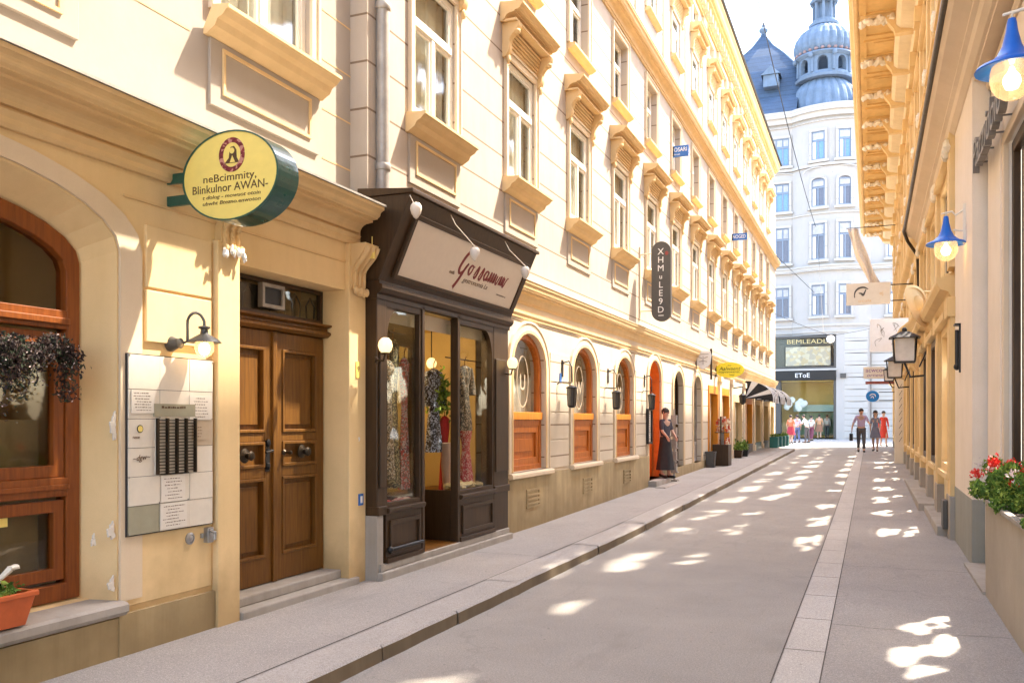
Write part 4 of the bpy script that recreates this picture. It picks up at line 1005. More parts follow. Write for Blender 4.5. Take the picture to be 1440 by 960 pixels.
for k in range(30): z = .80 + .04 * k; m.blob((XD + .08 + .01 * math.sin(k), 6.99 + .012 * math.sin(k * 2.1), z), .032, 1, 1.2, .7, 7, .3)
o = m.build('bead_strings', cloth('bead_print', ((.30, .22, .16), (.05, .04, .035), (.65, .55, .45)), 45), None, loc=(XD, 6.97, .8), smooth=True); tag(o, 'column of brown and white bead strings at the left edge of the shop window', 'beads')
m = MB(); m.tube([(XD, 6.95, 2.32), (XD, 7.56, 2.32)], .008, 6); m.tube([(XD, 8.44, 2.16), (XD, 9.58, 2.16)], .008, 6); m.build('hanging_rail', M['brass'], sh)
# yellow tag and lamps
m = MB(); m.box(XL + .16, XL + .20, 6.60, 6.635, 2.88, 2.98); m.tube([(XL + .18, 6.617, 2.98), (XL + .18, 6.617, 3.07)], .004, 6); o = m.build('hanging_tag', M['yellow'], None, loc=(XL + .18, 6.617, 2.95)); tag(o, 'small yellow tag hanging at the upper left corner of the brown shopfront', 'tag')
def globe_lamp(y, z, lab):
    t = thing('globe_lamp', lab, 'lamp', (XL + SP, y, z), group='opal globe lamps on the shopfront posts')
    m = MB(); m.lathe([(.002, 0), (.03, 0), (.03, .012), (.012, .02), (.002, .02)], (XL + SP, y, z - .12), 14, 'x'); m.tube([(XL + SP + .01, y, z - .12), (XL + SP + .08, y, z - .13), (XL + SP + .10, y, z - .07)], .010, 8); m.lathe([(.03, -.075), (.045, -.065), (.02, -.05)], (XL + SP + .10, y, z), 14); m.build('arm', M['brass'], t, smooth=True)
    m = MB(); m.lathe([(.028, -.065), (.052, -.04), (.064, .0), (.055, .04), (.03, .066), (.018, .07)], (XL + SP + .10, y, z), 20); m.build('globe', M['glow_s'], t, smooth=True)
globe_lamp(6.72, 2.14, 'lit opal globe lamp on the left post of the brown shopfront'); globe_lamp(9.66, 2.16, 'lit opal globe lamp on the right post of the brown shopfront')
def spot(y, p2, lab):
    p2 = Vector(p2); t = thing('sign_spotlight', lab, 'spotlight', (XL + .5, y, 3.44), group='small spotlights over the name board')
    p0 = Vector((XL + .49, y, 3.42)); p1 = Vector((XL + .53, y + .02, 3.33))
    m = MB(); m.tube([p0, p1, p2 + Vector((0, 0, .06))], .004, 6); m.build('stem', M['signpanel'], t)
    m = MB(); m.lathe([(.002, .055), (.03, .05), (.046, .03), (.050, .0), (.04, -.04), (.018, -.075), (.002, -.085)], p2, 16); m.build('lamp_head', M['signpanel'], t, smooth=True)
spot(7.52, (XL + .62, 7.78, 3.10), 'middle shell-shaped spotlight on a white stem over the beige name board'); spot(8.85, (XL + .62, 9.12, 3.13), 'rightmost spotlight on a white stem over the beige name board')
spot(6.72, (XL + .56, 6.70, 3.29), 'leftmost small spotlight at the top corner of the brown fascia')
pl = bpy.data.lights.new('shop_bulb', 'POINT'); pl.energy = 5; pl.color = (1, .70, .36); pl.shadow_soft_size = .12
po = bpy.data.objects.new('shop_bulb', pl); po.location = (XL - .75, 8.3, 2.35); COL.objects.link(po)
dlamp = thing('ceiling_lamp', 'lit globe lamp inside the shop seen through the right window', 'lamp', (XL - .6, 9.15, 2.2))
m = MB(); m.blob((XL - .55, 9.15, 2.15), .06, 1, 1, 1.1, 14); m.build('globe', M['glow_s'], dlamp, smooth=True)
m = MB(); m.tube([(XL - .55, 9.15, 2.2), (XL - .55, 9.15, 2.55)], .006, 6); m.build('cord', M['black'], dlamp)

# ================================================================== signs and lanterns on the long house
def lantern(y, z, lab):
    t = thing('wall_lantern', lab, 'lantern', (XL, y, z), group='black wall lanterns between the arched windows')
    m = MB(); m.lb(y - .03, y + .03, z + .28, z + .52, .015, .03); m.tube([(XL + .03, y, z + .48), (XL + .12, y, z + .50), (XL + .17, y - .02, z + .42), (XL + .17, y - .02, z + .20)], .010, 7)
    m.tube([(XL + .02, y - .22, z + .16), (XL + .05, y - .2, z + .20), (XL + .17, y - .02, z + .19)], .008, 6); m.build('bracket', M['black'], t)
    m = MB(); x, yy = XL + .17, y - .02
    for k in range(4):
        a = PI / 4 + PI / 2 * k; m.tube([(x + .075 * math.cos(a), yy + .075 * math.sin(a), z + .12), (x + .06 * math.cos(a), yy + .06 * math.sin(a), z - .14)], .008, 5)
    m.lathe([(.002, .16), (.02, .155), (.08, .125), (.085, .11), (.002, .11)], (x, yy, z), 12); m.lathe([(.002, -.17), (.04, -.165), (.06, -.145), (.06, -.135), (.002, -.135)], (x, yy, z), 12); m.build('cage', M['black'], t)
    m = MB(); m.lathe([(.048, -.135), (.060, .11)], (x, yy, z), 4); m.build('panes', M['greysign'], t)
lantern(12.15, 1.84, 'black wall lantern between the first and second arched windows'); lantern(14.55, 1.84, 'black wall lantern between the second and third arched windows'); lantern(17.15, 1.86, 'black wall lantern just left of the orange doorway')
m = MB(); m.lb(12.03, 12.12, 2.03, 2.17, .016, .022); o = m.build('blue_plate', M['bluesign'], None, loc=(XL, 12.07, 2.1)); tag(o, 'tiny pale blue number plate above the first wall lantern', 'plate')
mc = MB(); mc.ring(rect(17.30, 17.66, 1.02, 1.72), rect(17.34, 17.62, 1.06, 1.68), L3, .02, .07); mbx = mc.build('menu_case', M['black'], None, loc=(XL, 17.48, 1.0)); tag(mbx, 'black framed menu case on the wall left of the orange doorway', 'menu case')
mc = MB(); mc.lb(17.34, 17.62, 1.06, 1.68, .02, .035); mc.build('menu_sheet', M['paper'], mbx)
mc = MB(); lines(mc, 17.37, 17.6, 1.10, 1.64, .036, 12, 9, .005); mc.build('menu_print', M['ink'], mbx)

def hangsign(name, lab, cat, px, py, zc, w, h, wallz, face, round_=False, oval=False, edge=None, thick=.05, brk=True):
    """a two-sided sign standing out at right angles from the left wall"""
    C = at(px, py, zc); t = thing(name, lab, cat, (C.x, C.y, C.z))
    f = lambda q, d: (C.x + q[0], C.y - d, C.z + q[1])
    if oval == 'stadium':
        r = w / 2; lp = [(r * math.cos(a), h / 2 - r + r * math.sin(a)) for a in [PI * k / 14 for k in range(15)]] + [(-r * math.cos(a), -h / 2 + r - r * math.sin(a)) for a in [PI * k / 14 for k in range(15)]]
    elif oval == 'ellipse': lp = [(w / 2 * math.cos(2 * PI * k / 40), h / 2 * math.sin(2 * PI * k / 40)) for k in range(40)]
    elif oval == 'shield': lp = [(-w * .42, h * .5), (w * .42, h * .5), (w * .5, h * .25), (w * .42, -h * .25), (w * .1, -h * .5), (-w * .1, -h * .5), (-w * .42, -h * .25), (-w * .5, h * .25)][::-1]
    else: lp = rect(-w / 2, w / 2, -h / 2, h / 2)
    m = MB(); m.prism(lp, f, -thick / 2, thick / 2); pn = m.build('panel', M[face], t, bevel=.006)
    if brk:
        xw = XL if C.x < -1.5 else XR
        m = MB()
        for z in (h * .36, -h * .36):
            m.tube([(xw, C.y, C.z + z), (C.x + (-w / 2 + .02 if xw < C.x else w / 2 - .02), C.y, C.z + z)], .014, 6)
        m.box(xw - .01, xw + .03, C.y - .04, C.y + .04, C.z - h * .45, C.z + h * .45); m.build('bracket', M['black' if not oval == 'stadium' else 'trim_pale'], t)
    return t, pn, C, f
t, pn, C, f = hangsign('oval_sign', 'tall charcoal sign with rounded ends and a column of white letters', 'sign', 930.5, 396, 17.0, .37, 1.52, 4.1, 'greysign', oval='stadium', thick=.12)
m = MB(); k = 0
for i, chh in enumerate('XHMuLE9D'):
    z = .56 - i * .158; m.text(chh, .17 if chh != 'u' else .13, (C.x - .005, C.y - .06, C.z + z), (1, 0, 0), (0, 0, 1), (0, -1, 0), .006)
m.box(C.x - .05, C.x + .05, C.y - .066, C.y - .06, C.z - .66, C.z - .645); m.build('lettering', M['white'], pn)
m = MB(); m.blob((C.x + .11, C.y - .062, C.z + .53), .035, 1, .1, 1.2, 10); m.build('red_mark', plain('dull_red', (.30, .05, .04), .6), pn)
t, pn, C, f = hangsign('blue_sign', 'nearer small blue sign with white writing high on the long house', 'sign', 955, 213, 20.0, .43, .25, 7.5, 'bluesign', thick=.04)
m = MB(); m.text('KOSARI', .13, (C.x, C.y - .02, C.z + .03), (1, 0, 0), (0, 0, 1), (0, -1, 0), .004, width=.36); m.text('akrsum', .05, (C.x - .05, C.y - .02, C.z - .07), (1, 0, 0), (0, 0, 1), (0, -1, 0), .004); m.build('lettering', M['white'], pn)
t, pn, C, f = hangsign('blue_sign', 'farther small blue sign with white writing, beyond the charcoal sign', 'sign', 1039.5, 333, 28.5, .50, .22, 7.3, 'bluesign', thick=.04)
m = MB(); m.text('NOGED', .16, (C.x, C.y - .02, C.z), (1, 0, 0), (0, 0, 1), (0, -1, 0), .004, width=.40); m.build('lettering', M['white'], pn)
t, pn, C, f = hangsign('shield_sign', 'white shield-shaped hanging sign with faint grey drawing', 'sign', 989, 506, 22.6, .42, .46, 3.0, 'white', oval='shield')
m = MB(); 
for a, b, c_, d in ((-.12, .08, -.02, .04), (.02, .04, .12, .08), (-.1, -.05, .0, -.02), (.0, -.02, .1, -.05), (-.14, .15, .14, .15), (0, .1, 0, -.12)): m.tube([(C.x + a, C.y - .03, C.z + b), (C.x + c_, C.y - .03, C.z + d)], .008, 5)
m.build('drawing', M['grey_metal'], pn)
m = MB(); m.box(C.x + .17, C.x + .22, C.y + .0, C.y + .05, C.z - .5, C.z + .28); m.build('dark_edge', M['brass'], t)
t, pn, C, f = hangsign('yellow_oval_sign', 'lemon yellow oval sign with dark script over the far shop entrance', 'sign', 1026, 520, 25.4, .82, .44, 2.9, 'yellow2', oval='ellipse')
m = MB(); m.text('Aalwaent', .15, (C.x, C.y - .025, C.z + .035), (1, 0, 0), (0, .0, 1), (0, -1, 0), .004, width=.60, shear=.3); m.text('nopvanwenas.', .10, (C.x, C.y - .025, C.z - .055), (1, 0, 0), (0, 0, 1), (0, -1, 0), .004, width=.60); m.text('lvesi', .08, (C.x + .07, C.y - .025, C.z - .14), (1, 0, 0), (0, 0, 1), (0, -1, 0), .004); m.text('vnw', .06, (C.x, C.y - .025, C.z + .13), (1, 0, 0), (0, 0, 1), (0, -1, 0), .004); m.build('lettering', plain('sign_green_ink', (.10, .12, .02), .6), pn)
# striped awnings
def awning(y0, y1, lab):
    t = thing('striped_awning', lab, 'awning', (XL, (y0 + y1) / 2, 2.9), group='black and white striped awnings')
    n = 8
    for col in (0, 1):
        m = MB()
        for k in range(n):
            if k % 2 != col: continue
            a, b = y0 + (y1 - y0) * k / n, y0 + (y1 - y0) * (k + 1) / n; pr_ = []
            for j in range(9): tt = j / 8 * PI / 2; pr_.append((.95 * math.sin(tt), 2.25 + .62 * math.cos(tt)))
            pr_ += [(.955, 2.10)]
            vs = [(XL + p, a, z) for p, z in pr_] + [(XL + p, b, z) for p, z in pr_]; q = len(pr_)
            m.add(vs, [(j, j + 1, q + j + 1, q + j) for j in range(q - 1)])
        m.build('stripes', M['awn_b' if col == 0 else 'awn_w'], t)
    for k in range(6):        # gored striped end
        A0, A1 = k / 6 * PI / 2, (k + 1) / 6 * PI / 2; m = MB()
        fa = [(0, 2.25)] + [(.95 * math.sin(A0 + (A1 - A0) * j / 3), 2.25 + .62 * math.cos(A0 + (A1 - A0) * j / 3)) for j in range(4)]
        m.extrude(fa, y0 - .004, y0 + .004, lambda q, s: (XL + q[0], s, q[1])); m.build('end_stripe', M['awn_w' if k % 3 == 1 else 'awn_b'], t)
    for y in (y0 + .02, y1 - .02):
        m = MB(); m.tube([(XL + .95 * math.sin(j / 8 * PI / 2), y, 2.235 + .62 * math.cos(j / 8 * PI / 2)) for j in range(9)], .012, 5); m.tube([(XL, y, 2.26), (XL + .94, y, 2.24)], .012, 5); m.build('frame', M['black'], t)
awning(32.2, 34.5, 'nearest black and white striped awning on the long house'); awning(35.0, 37.3, 'middle black and white striped awning on the long house'); awning(37.8, 40.1, 'farthest black and white striped awning, next to the corner')
m = MB(); m.tube([(XL, 29.0, 2.5), (XL + .35, 29.0, 2.55), (XL + .35, 29.0, 2.35)], .02, 6); m.lathe([(.002, .16), (.12, .08), (.10, -.16), (.03, -.22), (.002, -.22)], (XL + .35, 29.0, 2.2), 8); o = m.build('street_lantern', M['black'], None, loc=(XL, 29, 2.3)); tag(o, 'small black lantern on the wall just before the striped awnings', 'lantern')
# goods and pots outside the far shops
def tub(x, y, w, h, mat, lab, cat='planter', plant=True):
    z = g(y) + .1; m = MB(); m.add([(x + sx * w * .4, y + sy * w * .4, z) for sx, sy in ((-1, -1), (1, -1), (1, 1), (-1, 1))] + [(x + sx * w * .5, y + sy * w * .5, z + h) for sx, sy in ((-1, -1), (1, -1), (1, 1), (-1, 1))], [(0, 1, 2, 3), (4, 5, 6, 7)] + [(i, (i + 1) % 4, 4 + (i + 1) % 4, 4 + i) for i in range(4)])
    m.box(x - w * .53, x + w * .53, y - w * .53, y + w * .53, z + h - .04, z + h)
    o = m.build('planter_tub', M[mat], None, loc=(x, y, z), bevel=.008); tag(o, lab, cat)
    if plant:
        q = MB(); leaves(260, lambda: (x + random.gauss(0, w * .22), y + random.gauss(0, w * .22), z + h + abs(random.gauss(0, .13))), .05, q)
        q.build('foliage', M['leaf'], o)
tub(-3.98, 24.05, .26, .42, 'greysign', 'dark square tub beside the last arched shop window', plant=False)
tub(-3.95, 29.1, .28, .25, 'shopbrown', 'low brown tub of greenery before the striped awnings')
tub(-3.9, 30.2, .28, .22, 'black', 'small black tub of greenery under the first awning')
for i, (y, lab) in enumerate(((38.0, 'nearest teal box planter by the street corner'), (39.0, 'second teal box planter by the street corner'), (40.0, 'third teal box planter by the street corner'), (41.0, 'farthest teal box planter by the street corner'))):
    z = g(y) + (.0 if y > 37.9 else .1); m = MB(); x = -3.7 + .05 * i
    m.box(x - .16, x + .16, y - .3, y + .3, z + .1, z + .55)
    for k in range(4): m.box(x + .16, x + .175, y - .28 + .15 * k, y - .18 + .15 * k, z + .12, z + .53)
    o = m.build('box_planter', plain('teal_paint_%d' % i, (.03, .20, .18), .5), None, loc=(x, y, z), bevel=.006); tag(o, lab, 'planter', 'teal box planters')
    q = MB(); leaves(120, lambda: (x + random.uniform(-.15, .15), y + random.uniform(-.28, .28), z + .57 + abs(random.gauss(0, .04))), .04, q); q.build('foliage', M['leaf'], o)
# postcard / goods stand with red and brown goods
gs = thing('goods_stand', 'brown stand with red and colourful goods beside the far shop entrance', 'display stand', (-3.85, 25.0, .25))
m = MB(); z = g(25) + .1; m.box(-4.05, -3.62, 24.75, 25.35, z, z + .58); m.build('crate_base', M['shopbrown'], gs, bevel=.01)
m = MB(); m.box(-3.85, -3.82, 24.8, 25.3, z + .58, z + 1.35); m.box(-4.0, -3.66, 24.8, 25.3, z + .9, z + .92); m.build('rack', M['shopbrown'], gs)
m = MB()
for k in range(46): a, b, c_ = random.uniform(-4.0, -3.66), random.uniform(24.8, 25.2), random.choice((.58, .92, 1.1)) + z; m.box(a, a + .05, b, b + .09, c_, c_ + random.uniform(.08, .26))
m.build('goods', cloth('red_goods', ((.55, .07, .03), (.6, .35, .2), (.8, .7, .5)), 14), gs)
# ================================================================== RIGHT side
SUN = Vector((-.35, -.45, -.85))          # direction the sunlight travels
R3 = lambda q, d: (XR - d, q[0], q[1])    # (y, z), d = how far it stands out towards the street
nh = thing('near_house', 'pinkish beige house at the right edge with script letters, blue lamps and a ledge planter', 'building', (XR, 6, 0))
oh = thing('ornate_house', 'ochre yellow ornate house along the right side of the street with a deep eave', 'building', (XR, 29, .1))
RE = 46.0; EZ_ = 10.6
openings = []   # (y0, y1, z0, z1, x)
near_cols = [1.0 + 2.4 * k for k in range(5)]            # upstairs window centres
far_cols = [13.6 + 2.4 * k for k in range(13)]
UP = ((5.85, 7.2), (7.55, 8.75), (9.0, 9.62))
def holes(cols, rows): return [rect(c - .85, c + .85, a, b) for c in cols for a, b in rows]
m = MB(); nholes = holes(near_cols, UP); m.sheet(rect(-5, 12.3, 5.0, 10.5), nholes, R3, 0, -.05); m.build('upper_wall', M['wall_ru'], nh)
m = MB(); rw = lambda q, d: (1.13 - d, q[0], q[1])
m.sheet(rect(-5, 10.26, 0, 5.2), [rect(5.7, 9.02, .98, 3.98)], rw, 0, -.10)
m.box(.965, 1.13, 10.26, 12.3, .62, 5.2)
m.box(1.13, 1.6, 10.2, 12.3, 0, 5.2)
m.build('wall', M['wall_r'], nh, bevel=.006)
m = MB(); m.box(.960, 1.14, 10.255, 12.305, .0, .68); m.build('socle', M['rsocle'], nh, bevel=.006)
m = MB(); m.box(1.08, 1.135, 9.25, 10.24, .0, .66); m.box(1.10, 1.135, 9.28, 10.2, .66, 4.4); m.build('wall_panel', M['wall_r'], nh, bevel=.01)
m = MB(); m.rprof([(-.14, 4.86), (-.11, 4.86), (-.09, 4.90), (-.09, 4.94), (-.14, 4.94)], -5, 10.25)
m.rprof([(-.14, 4.98), (.02, 4.98), (.02, 5.02), (.05, 5.03), (.10, 5.08), (.12, 5.15), (.16, 5.18), (.16, 5.22), (.22, 5.26), (.30, 5.30), (.34, 5.36), (.34, 5.42), (-.14, 5.44)], -5, 20.2); m.build('cornice', M['wall_rt'], nh)
m = MB(); m.tube([(XR - .36, -5, 5.40), (XR - .36, 19.4, 5.40), (XR - .38, 19.9, 5.36), (XR - .30, 20.15, 5.2), (XR - .1, 20.3, 4.9), (XR - .05, 20.3, 3.2)], .035, 10); m.build('gutter', M['brass'], nh, smooth=True)
# dark framed shop window
m = MB(); m.ring(rect(5.72, 9.0, 1.0, 3.96), rect(5.82, 8.90, 1.10, 3.86), rw, -.09, -.03); wn = m.build('shop_window', M['shopbrown'], nh, bevel=.006)
m = MB(); 
for y in (6.8, 7.85): m.box(1.17, 1.21, y, y + .05, 1.1, 3.86)
m.build('mullion', M['shopbrown'], wn)
m = MB(); m.ring(rect(5.62, 9.10, .92, 4.06), rect(5.72, 9.0, 1.0, 3.96), rw, -.01, .035); m.build('surround', M['wall_rt'], wn, bevel=.006)
openings.append((5.84, 8.88, 1.12, 3.84, 1.235, wn))
# upper window surrounds, right side: one per storey then copies
def r_window(par, c, a, b):
    m = MB(); m.ring(rect(c - .97, c + .97, a - .10, b + .10), rect(c - .85, c + .85, a, b), R3, -.01, .05)
    w = m.build('window', M['trim_r2'], par, loc=(XR, c, a), bevel=.005)
    m = MB(); m.rb(c - 1.05, c + 1.05, a - .18, a - .09, -.01, .12); m.build('ledge', M['trim_r2'], w, bevel=.005); m = MB(); m.rb(c - 1.05, c + 1.05, b + .09, b + .16, -.01, .14); m.build('hood', M['trim_r2'], w, bevel=.005)
    m = MB(); m.ring(rect(c - .85, c + .85, a, b), rect(c - .80, c + .80, a + .03, b - .03), R3, -.05, -.02); m.rb(c - .02, c + .02, a + .02, b - .02, -.05, -.03); m.build('frame', M['shopbrown'], w)
    return w
LOW = ((3.45, 4.75),)
for par, cols, rows in ((nh, near_cols, UP), (oh, far_cols, LOW + UP)):
    for a, b in rows:
        w = r_window(par, cols[0], a, b)
        ws = [w]
        for k in range(1, len(cols)): ws.append(copy_tree(w, par, (0, 2.4 * k, 0)))
        for c, ww in zip(cols, ws): openings.append((c - .80, c + .80, a + .02, b - .02, XR + .06, ww))
# ornate house walls
m = MB(); gh = [rect(c - .75, c + .75, .85, 2.75) for c in far_cols]
m.sheet(rect(12.3, RE, .0, 10.5), gh + holes(far_cols, LOW + UP), R3, 0, -.05); m.box(XR, XR + 5, RE, RE + .1, 0, 10.5)
m.build('wall', M['wall_ru'], oh)
m = MB(); m.rprof([(-.01, 9.74), (.14, 9.76), (.18, 9.85), (.42, 9.90), (.50, 9.98), (.50, 10.29), (-.01, 10.29)], -6, RE - .02); m.build('frieze', M['wall_ru'], oh)
for k, c in enumerate(far_cols):
    m = MB(); m.ring(rect(c - .78, c + .78, .78, 2.80), rect(c - .68, c + .68, .90, 2.68), R3, -.05, .05); w = m.build('shop_window', M['shopbrown' if k % 3 else 'trim_r2'], oh, loc=(XR, c, .8), bevel=.005)
    openings.append((c - .68, c + .68, .92, 2.66, XR + .06, w))
    m = MB(); m.rb(c - .82, c + .82, .72, .80, -.01, .10); m.build('ledge', M['trim_r2'], w, bevel=.006); m = MB(); m.rb(c - .85, c + .85, 2.80, 2.90, -.01, .14); m.build('hood', M['trim_r2'], w, bevel=.006)
pil_y = [12.48] + [c + 1.2 for c in far_cols]
for y in pil_y:
    m = MB(); m.rb(y - .27, y + .27, .0, .55, -.01, .10); m.build('pilaster_base', M['stone'], oh, bevel=.008)
    m = MB(); m.rb(y - .20, y + .20, .55, 3.0, -.01, .09); m.rb(y - .24, y + .24, 2.78, 3.02, -.01, .13); m.rb(y - .13, y + .13, .75, 2.65, .08, .10); m.build('pilaster', M['trim_r2'], oh, bevel=.006)
    m = MB(); m.rb(y - .18, y + .18, 3.4, 9.72, -.01, .10); m.rb(y - .22, y + .22, 9.4, 9.72, -.01, .2); m.build('giant_pilaster', M['trim_r2'], oh, bevel=.006)
    for zc_ in (4.9, 7.5):
        m = MB()
        for j in range(6): m.blob((XR - .12, y - .15 + .06 * j, zc_ + .05 * math.sin(j * 2)), .055, .9, 1, 1.3, 7, .25)
        m.build('ornament', M['orn'], oh, smooth=True)
m = MB(); m.rprof([(-.01, 3.02), (.06, 3.02), (.10, 3.10), (.20, 3.14), (.24, 3.22), (.24, 3.28), (-.01, 3.31)], 12.35, RE + .1); m.build('string_course', M['trim_r2'], oh)
m = MB(); m.rprof([(-.01, 5.10), (.06, 5.10), (.10, 5.22), (.20, 5.28), (.24, 5.34), (.24, 5.40), (-.01, 5.44)], 20.3, RE + .1); m.build('cornice', M['trim_r2'], oh)
# deep eave with coffers, carved brackets and pale ornaments
m = MB(); m.rb(-6, RE - .05, 10.295, 10.33, .0, 1.24); m.build('soffit', M['wall_r2'], oh)
m = MB(); m.rprof([(-.3, 10.335), (1.25, 10.34), (1.30, 10.30), (1.36, 10.30), (1.38, 10.42), (1.44, 10.46), (1.47, 10.52), (1.47, 10.60), (-.3, 10.66)], -6, RE); m.build('eaves', M['trim_r2'], oh)
m = MB()
for k in range(44):
    y = -5.5 + 1.2 * k
    if y > RE - .4: break
    m.rb(y + .12, y + 1.08, 10.26, 10.33, .18, .24); m.rb(y + .12, y + 1.08, 10.26, 10.33, 1.10, 1.16)
    m.rb(y + .12, y + .18, 10.26, 10.33, .24, 1.10); m.rb(y + 1.02, y + 1.08, 10.26, 10.33, .24, 1.10); m.rb(y + .30, y + .90, 10.28, 10.33, .40, .95)
m.build('coffer', M['wall_r2'], oh)
for k in range(22):
    y = -5.5 + 2.4 * k
    if y > RE - .3: break
    m = MB(); pr_ = [(0, 10.292), (1.22, 10.292), (1.22, 10.22), (.72, 10.20), (.66, 10.05), (.55, 9.90), (.52, 9.8), (0, 9.8)]
    m.rprof(pr_, y - .10, y + .10); bo = m.build('eave_bracket', M['trim_r2'], oh, bevel=.006)
    m = MB()
    for j in range(9): m.blob((XR - .58 - .075 * j, y - .06 + .06 * (j % 3), 10.17 + .03 * math.sin(j * 3)), .085, 1, 1.2, .9, 7, .3)
    m.build('acanthus', M['orn'], bo, smooth=True)
# carved console group where the near house cornice ends
m = MB(); pr_ = [(0, 3.9), (.12, 3.75), (.22, 3.5), (.40, 3.35), (.52, 3.1), (.50, 2.95), (.34, 2.9), (.22, 2.7), (.10, 2.5), (0, 2.4)]
m.rprof(pr_, 19.9, 20.3)
for t in range(3): m.tube([(XR - p - .03, 19.95 + .15 * t, z) for p, z in pr_[1:-1]], .045, 8)
m.build('scroll_console', M['trim_r2'], oh, smooth=True)
SH3 = lambda q, d: (XR - .28 + q[0] * .75 - .2 * q[1], 16.4 + q[0] * .6 - d, 3.45 + q[1] * .8)
m = MB(); lp = [(.20 * math.cos(2 * PI * k / 24), .40 * math.sin(2 * PI * k / 24) + .06 * math.cos(4 * PI * k / 24)) for k in range(24)]
m.prism(lp, SH3, 0, .06)
m.ring([(a * 1.15, b * 1.12) for a, b in lp], [(a * .95, b * .95) for a, b in lp], SH3, .02, .09)
m.blob((XR - .28, 16.33, 3.45), .09, 1, .4, 1.4, 10, .2); m.tube([(XR, 16.5, 3.65), (XR - .30, 16.43, 3.65)], .02, 6)
o = m.build('carved_shield', M['trim_r2'], None, loc=(XR - .3, 16.4, 3.45), smooth=True); tag(o, 'carved straw-coloured oval cartouche on the ochre wall above the black lantern', 'ornament')
# the stone step and doorway by the near pilaster
m = MB(); m.box(.78, 1.0, 12.6, 15.6, .0, .14); m.box(.70, .98, 15.6, 22.0, .0, g(18) + .10); m.build('stone_step', M['stone'], oh, bevel=.012)
m = MB(); m.rb(12.32, 12.60, .0, 2.9, .0, .05); m.build('door_jamb', M['trim_r2'], oh, bevel=.006)
m = MB(); m.rb(12.45, 12.75, .12, .48, .105, .16); m.build('vent_box', M['greysign'], oh, bevel=.005)

# ------------------------------------------------------------------ added pierced screens in the right-hand windows, holes shaped to cast sun dapples
dap = [(825,815,46,50),(838,832,36,20),(910,760,34,22),(905,775,22,18),(722,768,44,20),(822,728,26,14),(1030,694,24,12),(1031,708,20,10),(1011,704,14,7),(1084,745,34,26),(1070,733,22,12),(1096,757,22,14),
 (1068,725,18,6),(1086,706,26,10),(1100,716,26,10),(1078,700,22,8),(1107,687,28,10),(1120,693,18,8),(1115,675,26,8),(1122,681,18,6),(1045,686,20,7),(1056,692,18,7),(1070,670,22,6),(1062,676,14,5),(1130,664,22,5),(1142,668,16,4),(1110,646,28,5),(1122,641,24,4),
 (1165,646,12,4),(1146,647,12,4),(1157,652,12,4),(1168,690,18,6),(1176,698,22,7),(1196,690,24,8),(1160,712,22,8),(1172,721,24,9),(1190,709,24,8),(1156,740,34,12),(1172,752,40,14),(1160,760,26,8),(1196,655,32,6),(1204,648,20,4),(1192,672,22,5),(1202,677,20,5),(1186,661,22,4),(1180,667,16,4),
 (1231,674,18,4),(1240,708,26,6),(1238,721,24,6),(1246,737,34,9),(1252,748,34,8),(1240,782,50,14),(1262,795,44,14),(1216,699,20,3),(1246,689,24,4),(1225,650,20,3),(1236,657,14,3),(1165,790,44,16),(1180,806,36,14),(1150,800,24,12),
 (1310,880,90,24),(1340,905,90,26),(1280,920,80,26),(1300,945,70,20),(640,940,44,22),(672,944,34,20),(600,953,34,14),(967,668,10,4),(1025,653,12,4),(1060,646,14,4),(1029,650,10,3),(994,661,9,3),(640,815,30,14),(1135,655,18,4),(1150,676,18,5),(960,740,16,5),(1215,640,20,3),(1180,640,24,3)]
blobs = {}
rr = random.Random(5)
for px, py, w, h in dap:
    gz = 0.0
    for _ in range(4):
        zc = F * (CAMZ - gz) / (py - HY); p = at(px, py, zc); gz = g(p.y) + (.1 if p.x < -2.83 else 0)
    rx = w / 2 * zc / F; ry = h / 2 * zc * zc / (F * (CAMZ - gz))
    best = None
    for oi, (y0, y1, z0, z1, xp, wn_) in enumerate(openings):
        t = (xp - p.x) / .35; Y, Z = p.y + .45 * t, gz + .85 * t
        hy, hz = min(ry + rx * .3, (y1 - y0) / 2 - .02), min(rx * 2.43, (z1 - z0) / 2 - .02)
        cy, cz = min(max(Y, y0 + hy), y1 - hy), min(max(Z, z0 + hz), z1 - hz)
        dd = abs(cy - Y) + abs(cz - Z) / 2.43
        if best is None or dd < best[0]: best = (dd, oi, cy, cz, hy, hz)
    dd, oi, cy, cz, hy, hz = best
    if dd > 1.3: continue
    blobs.setdefault(oi, []).append((cy, cz, hy, hz, rr.uniform(0, 6)))
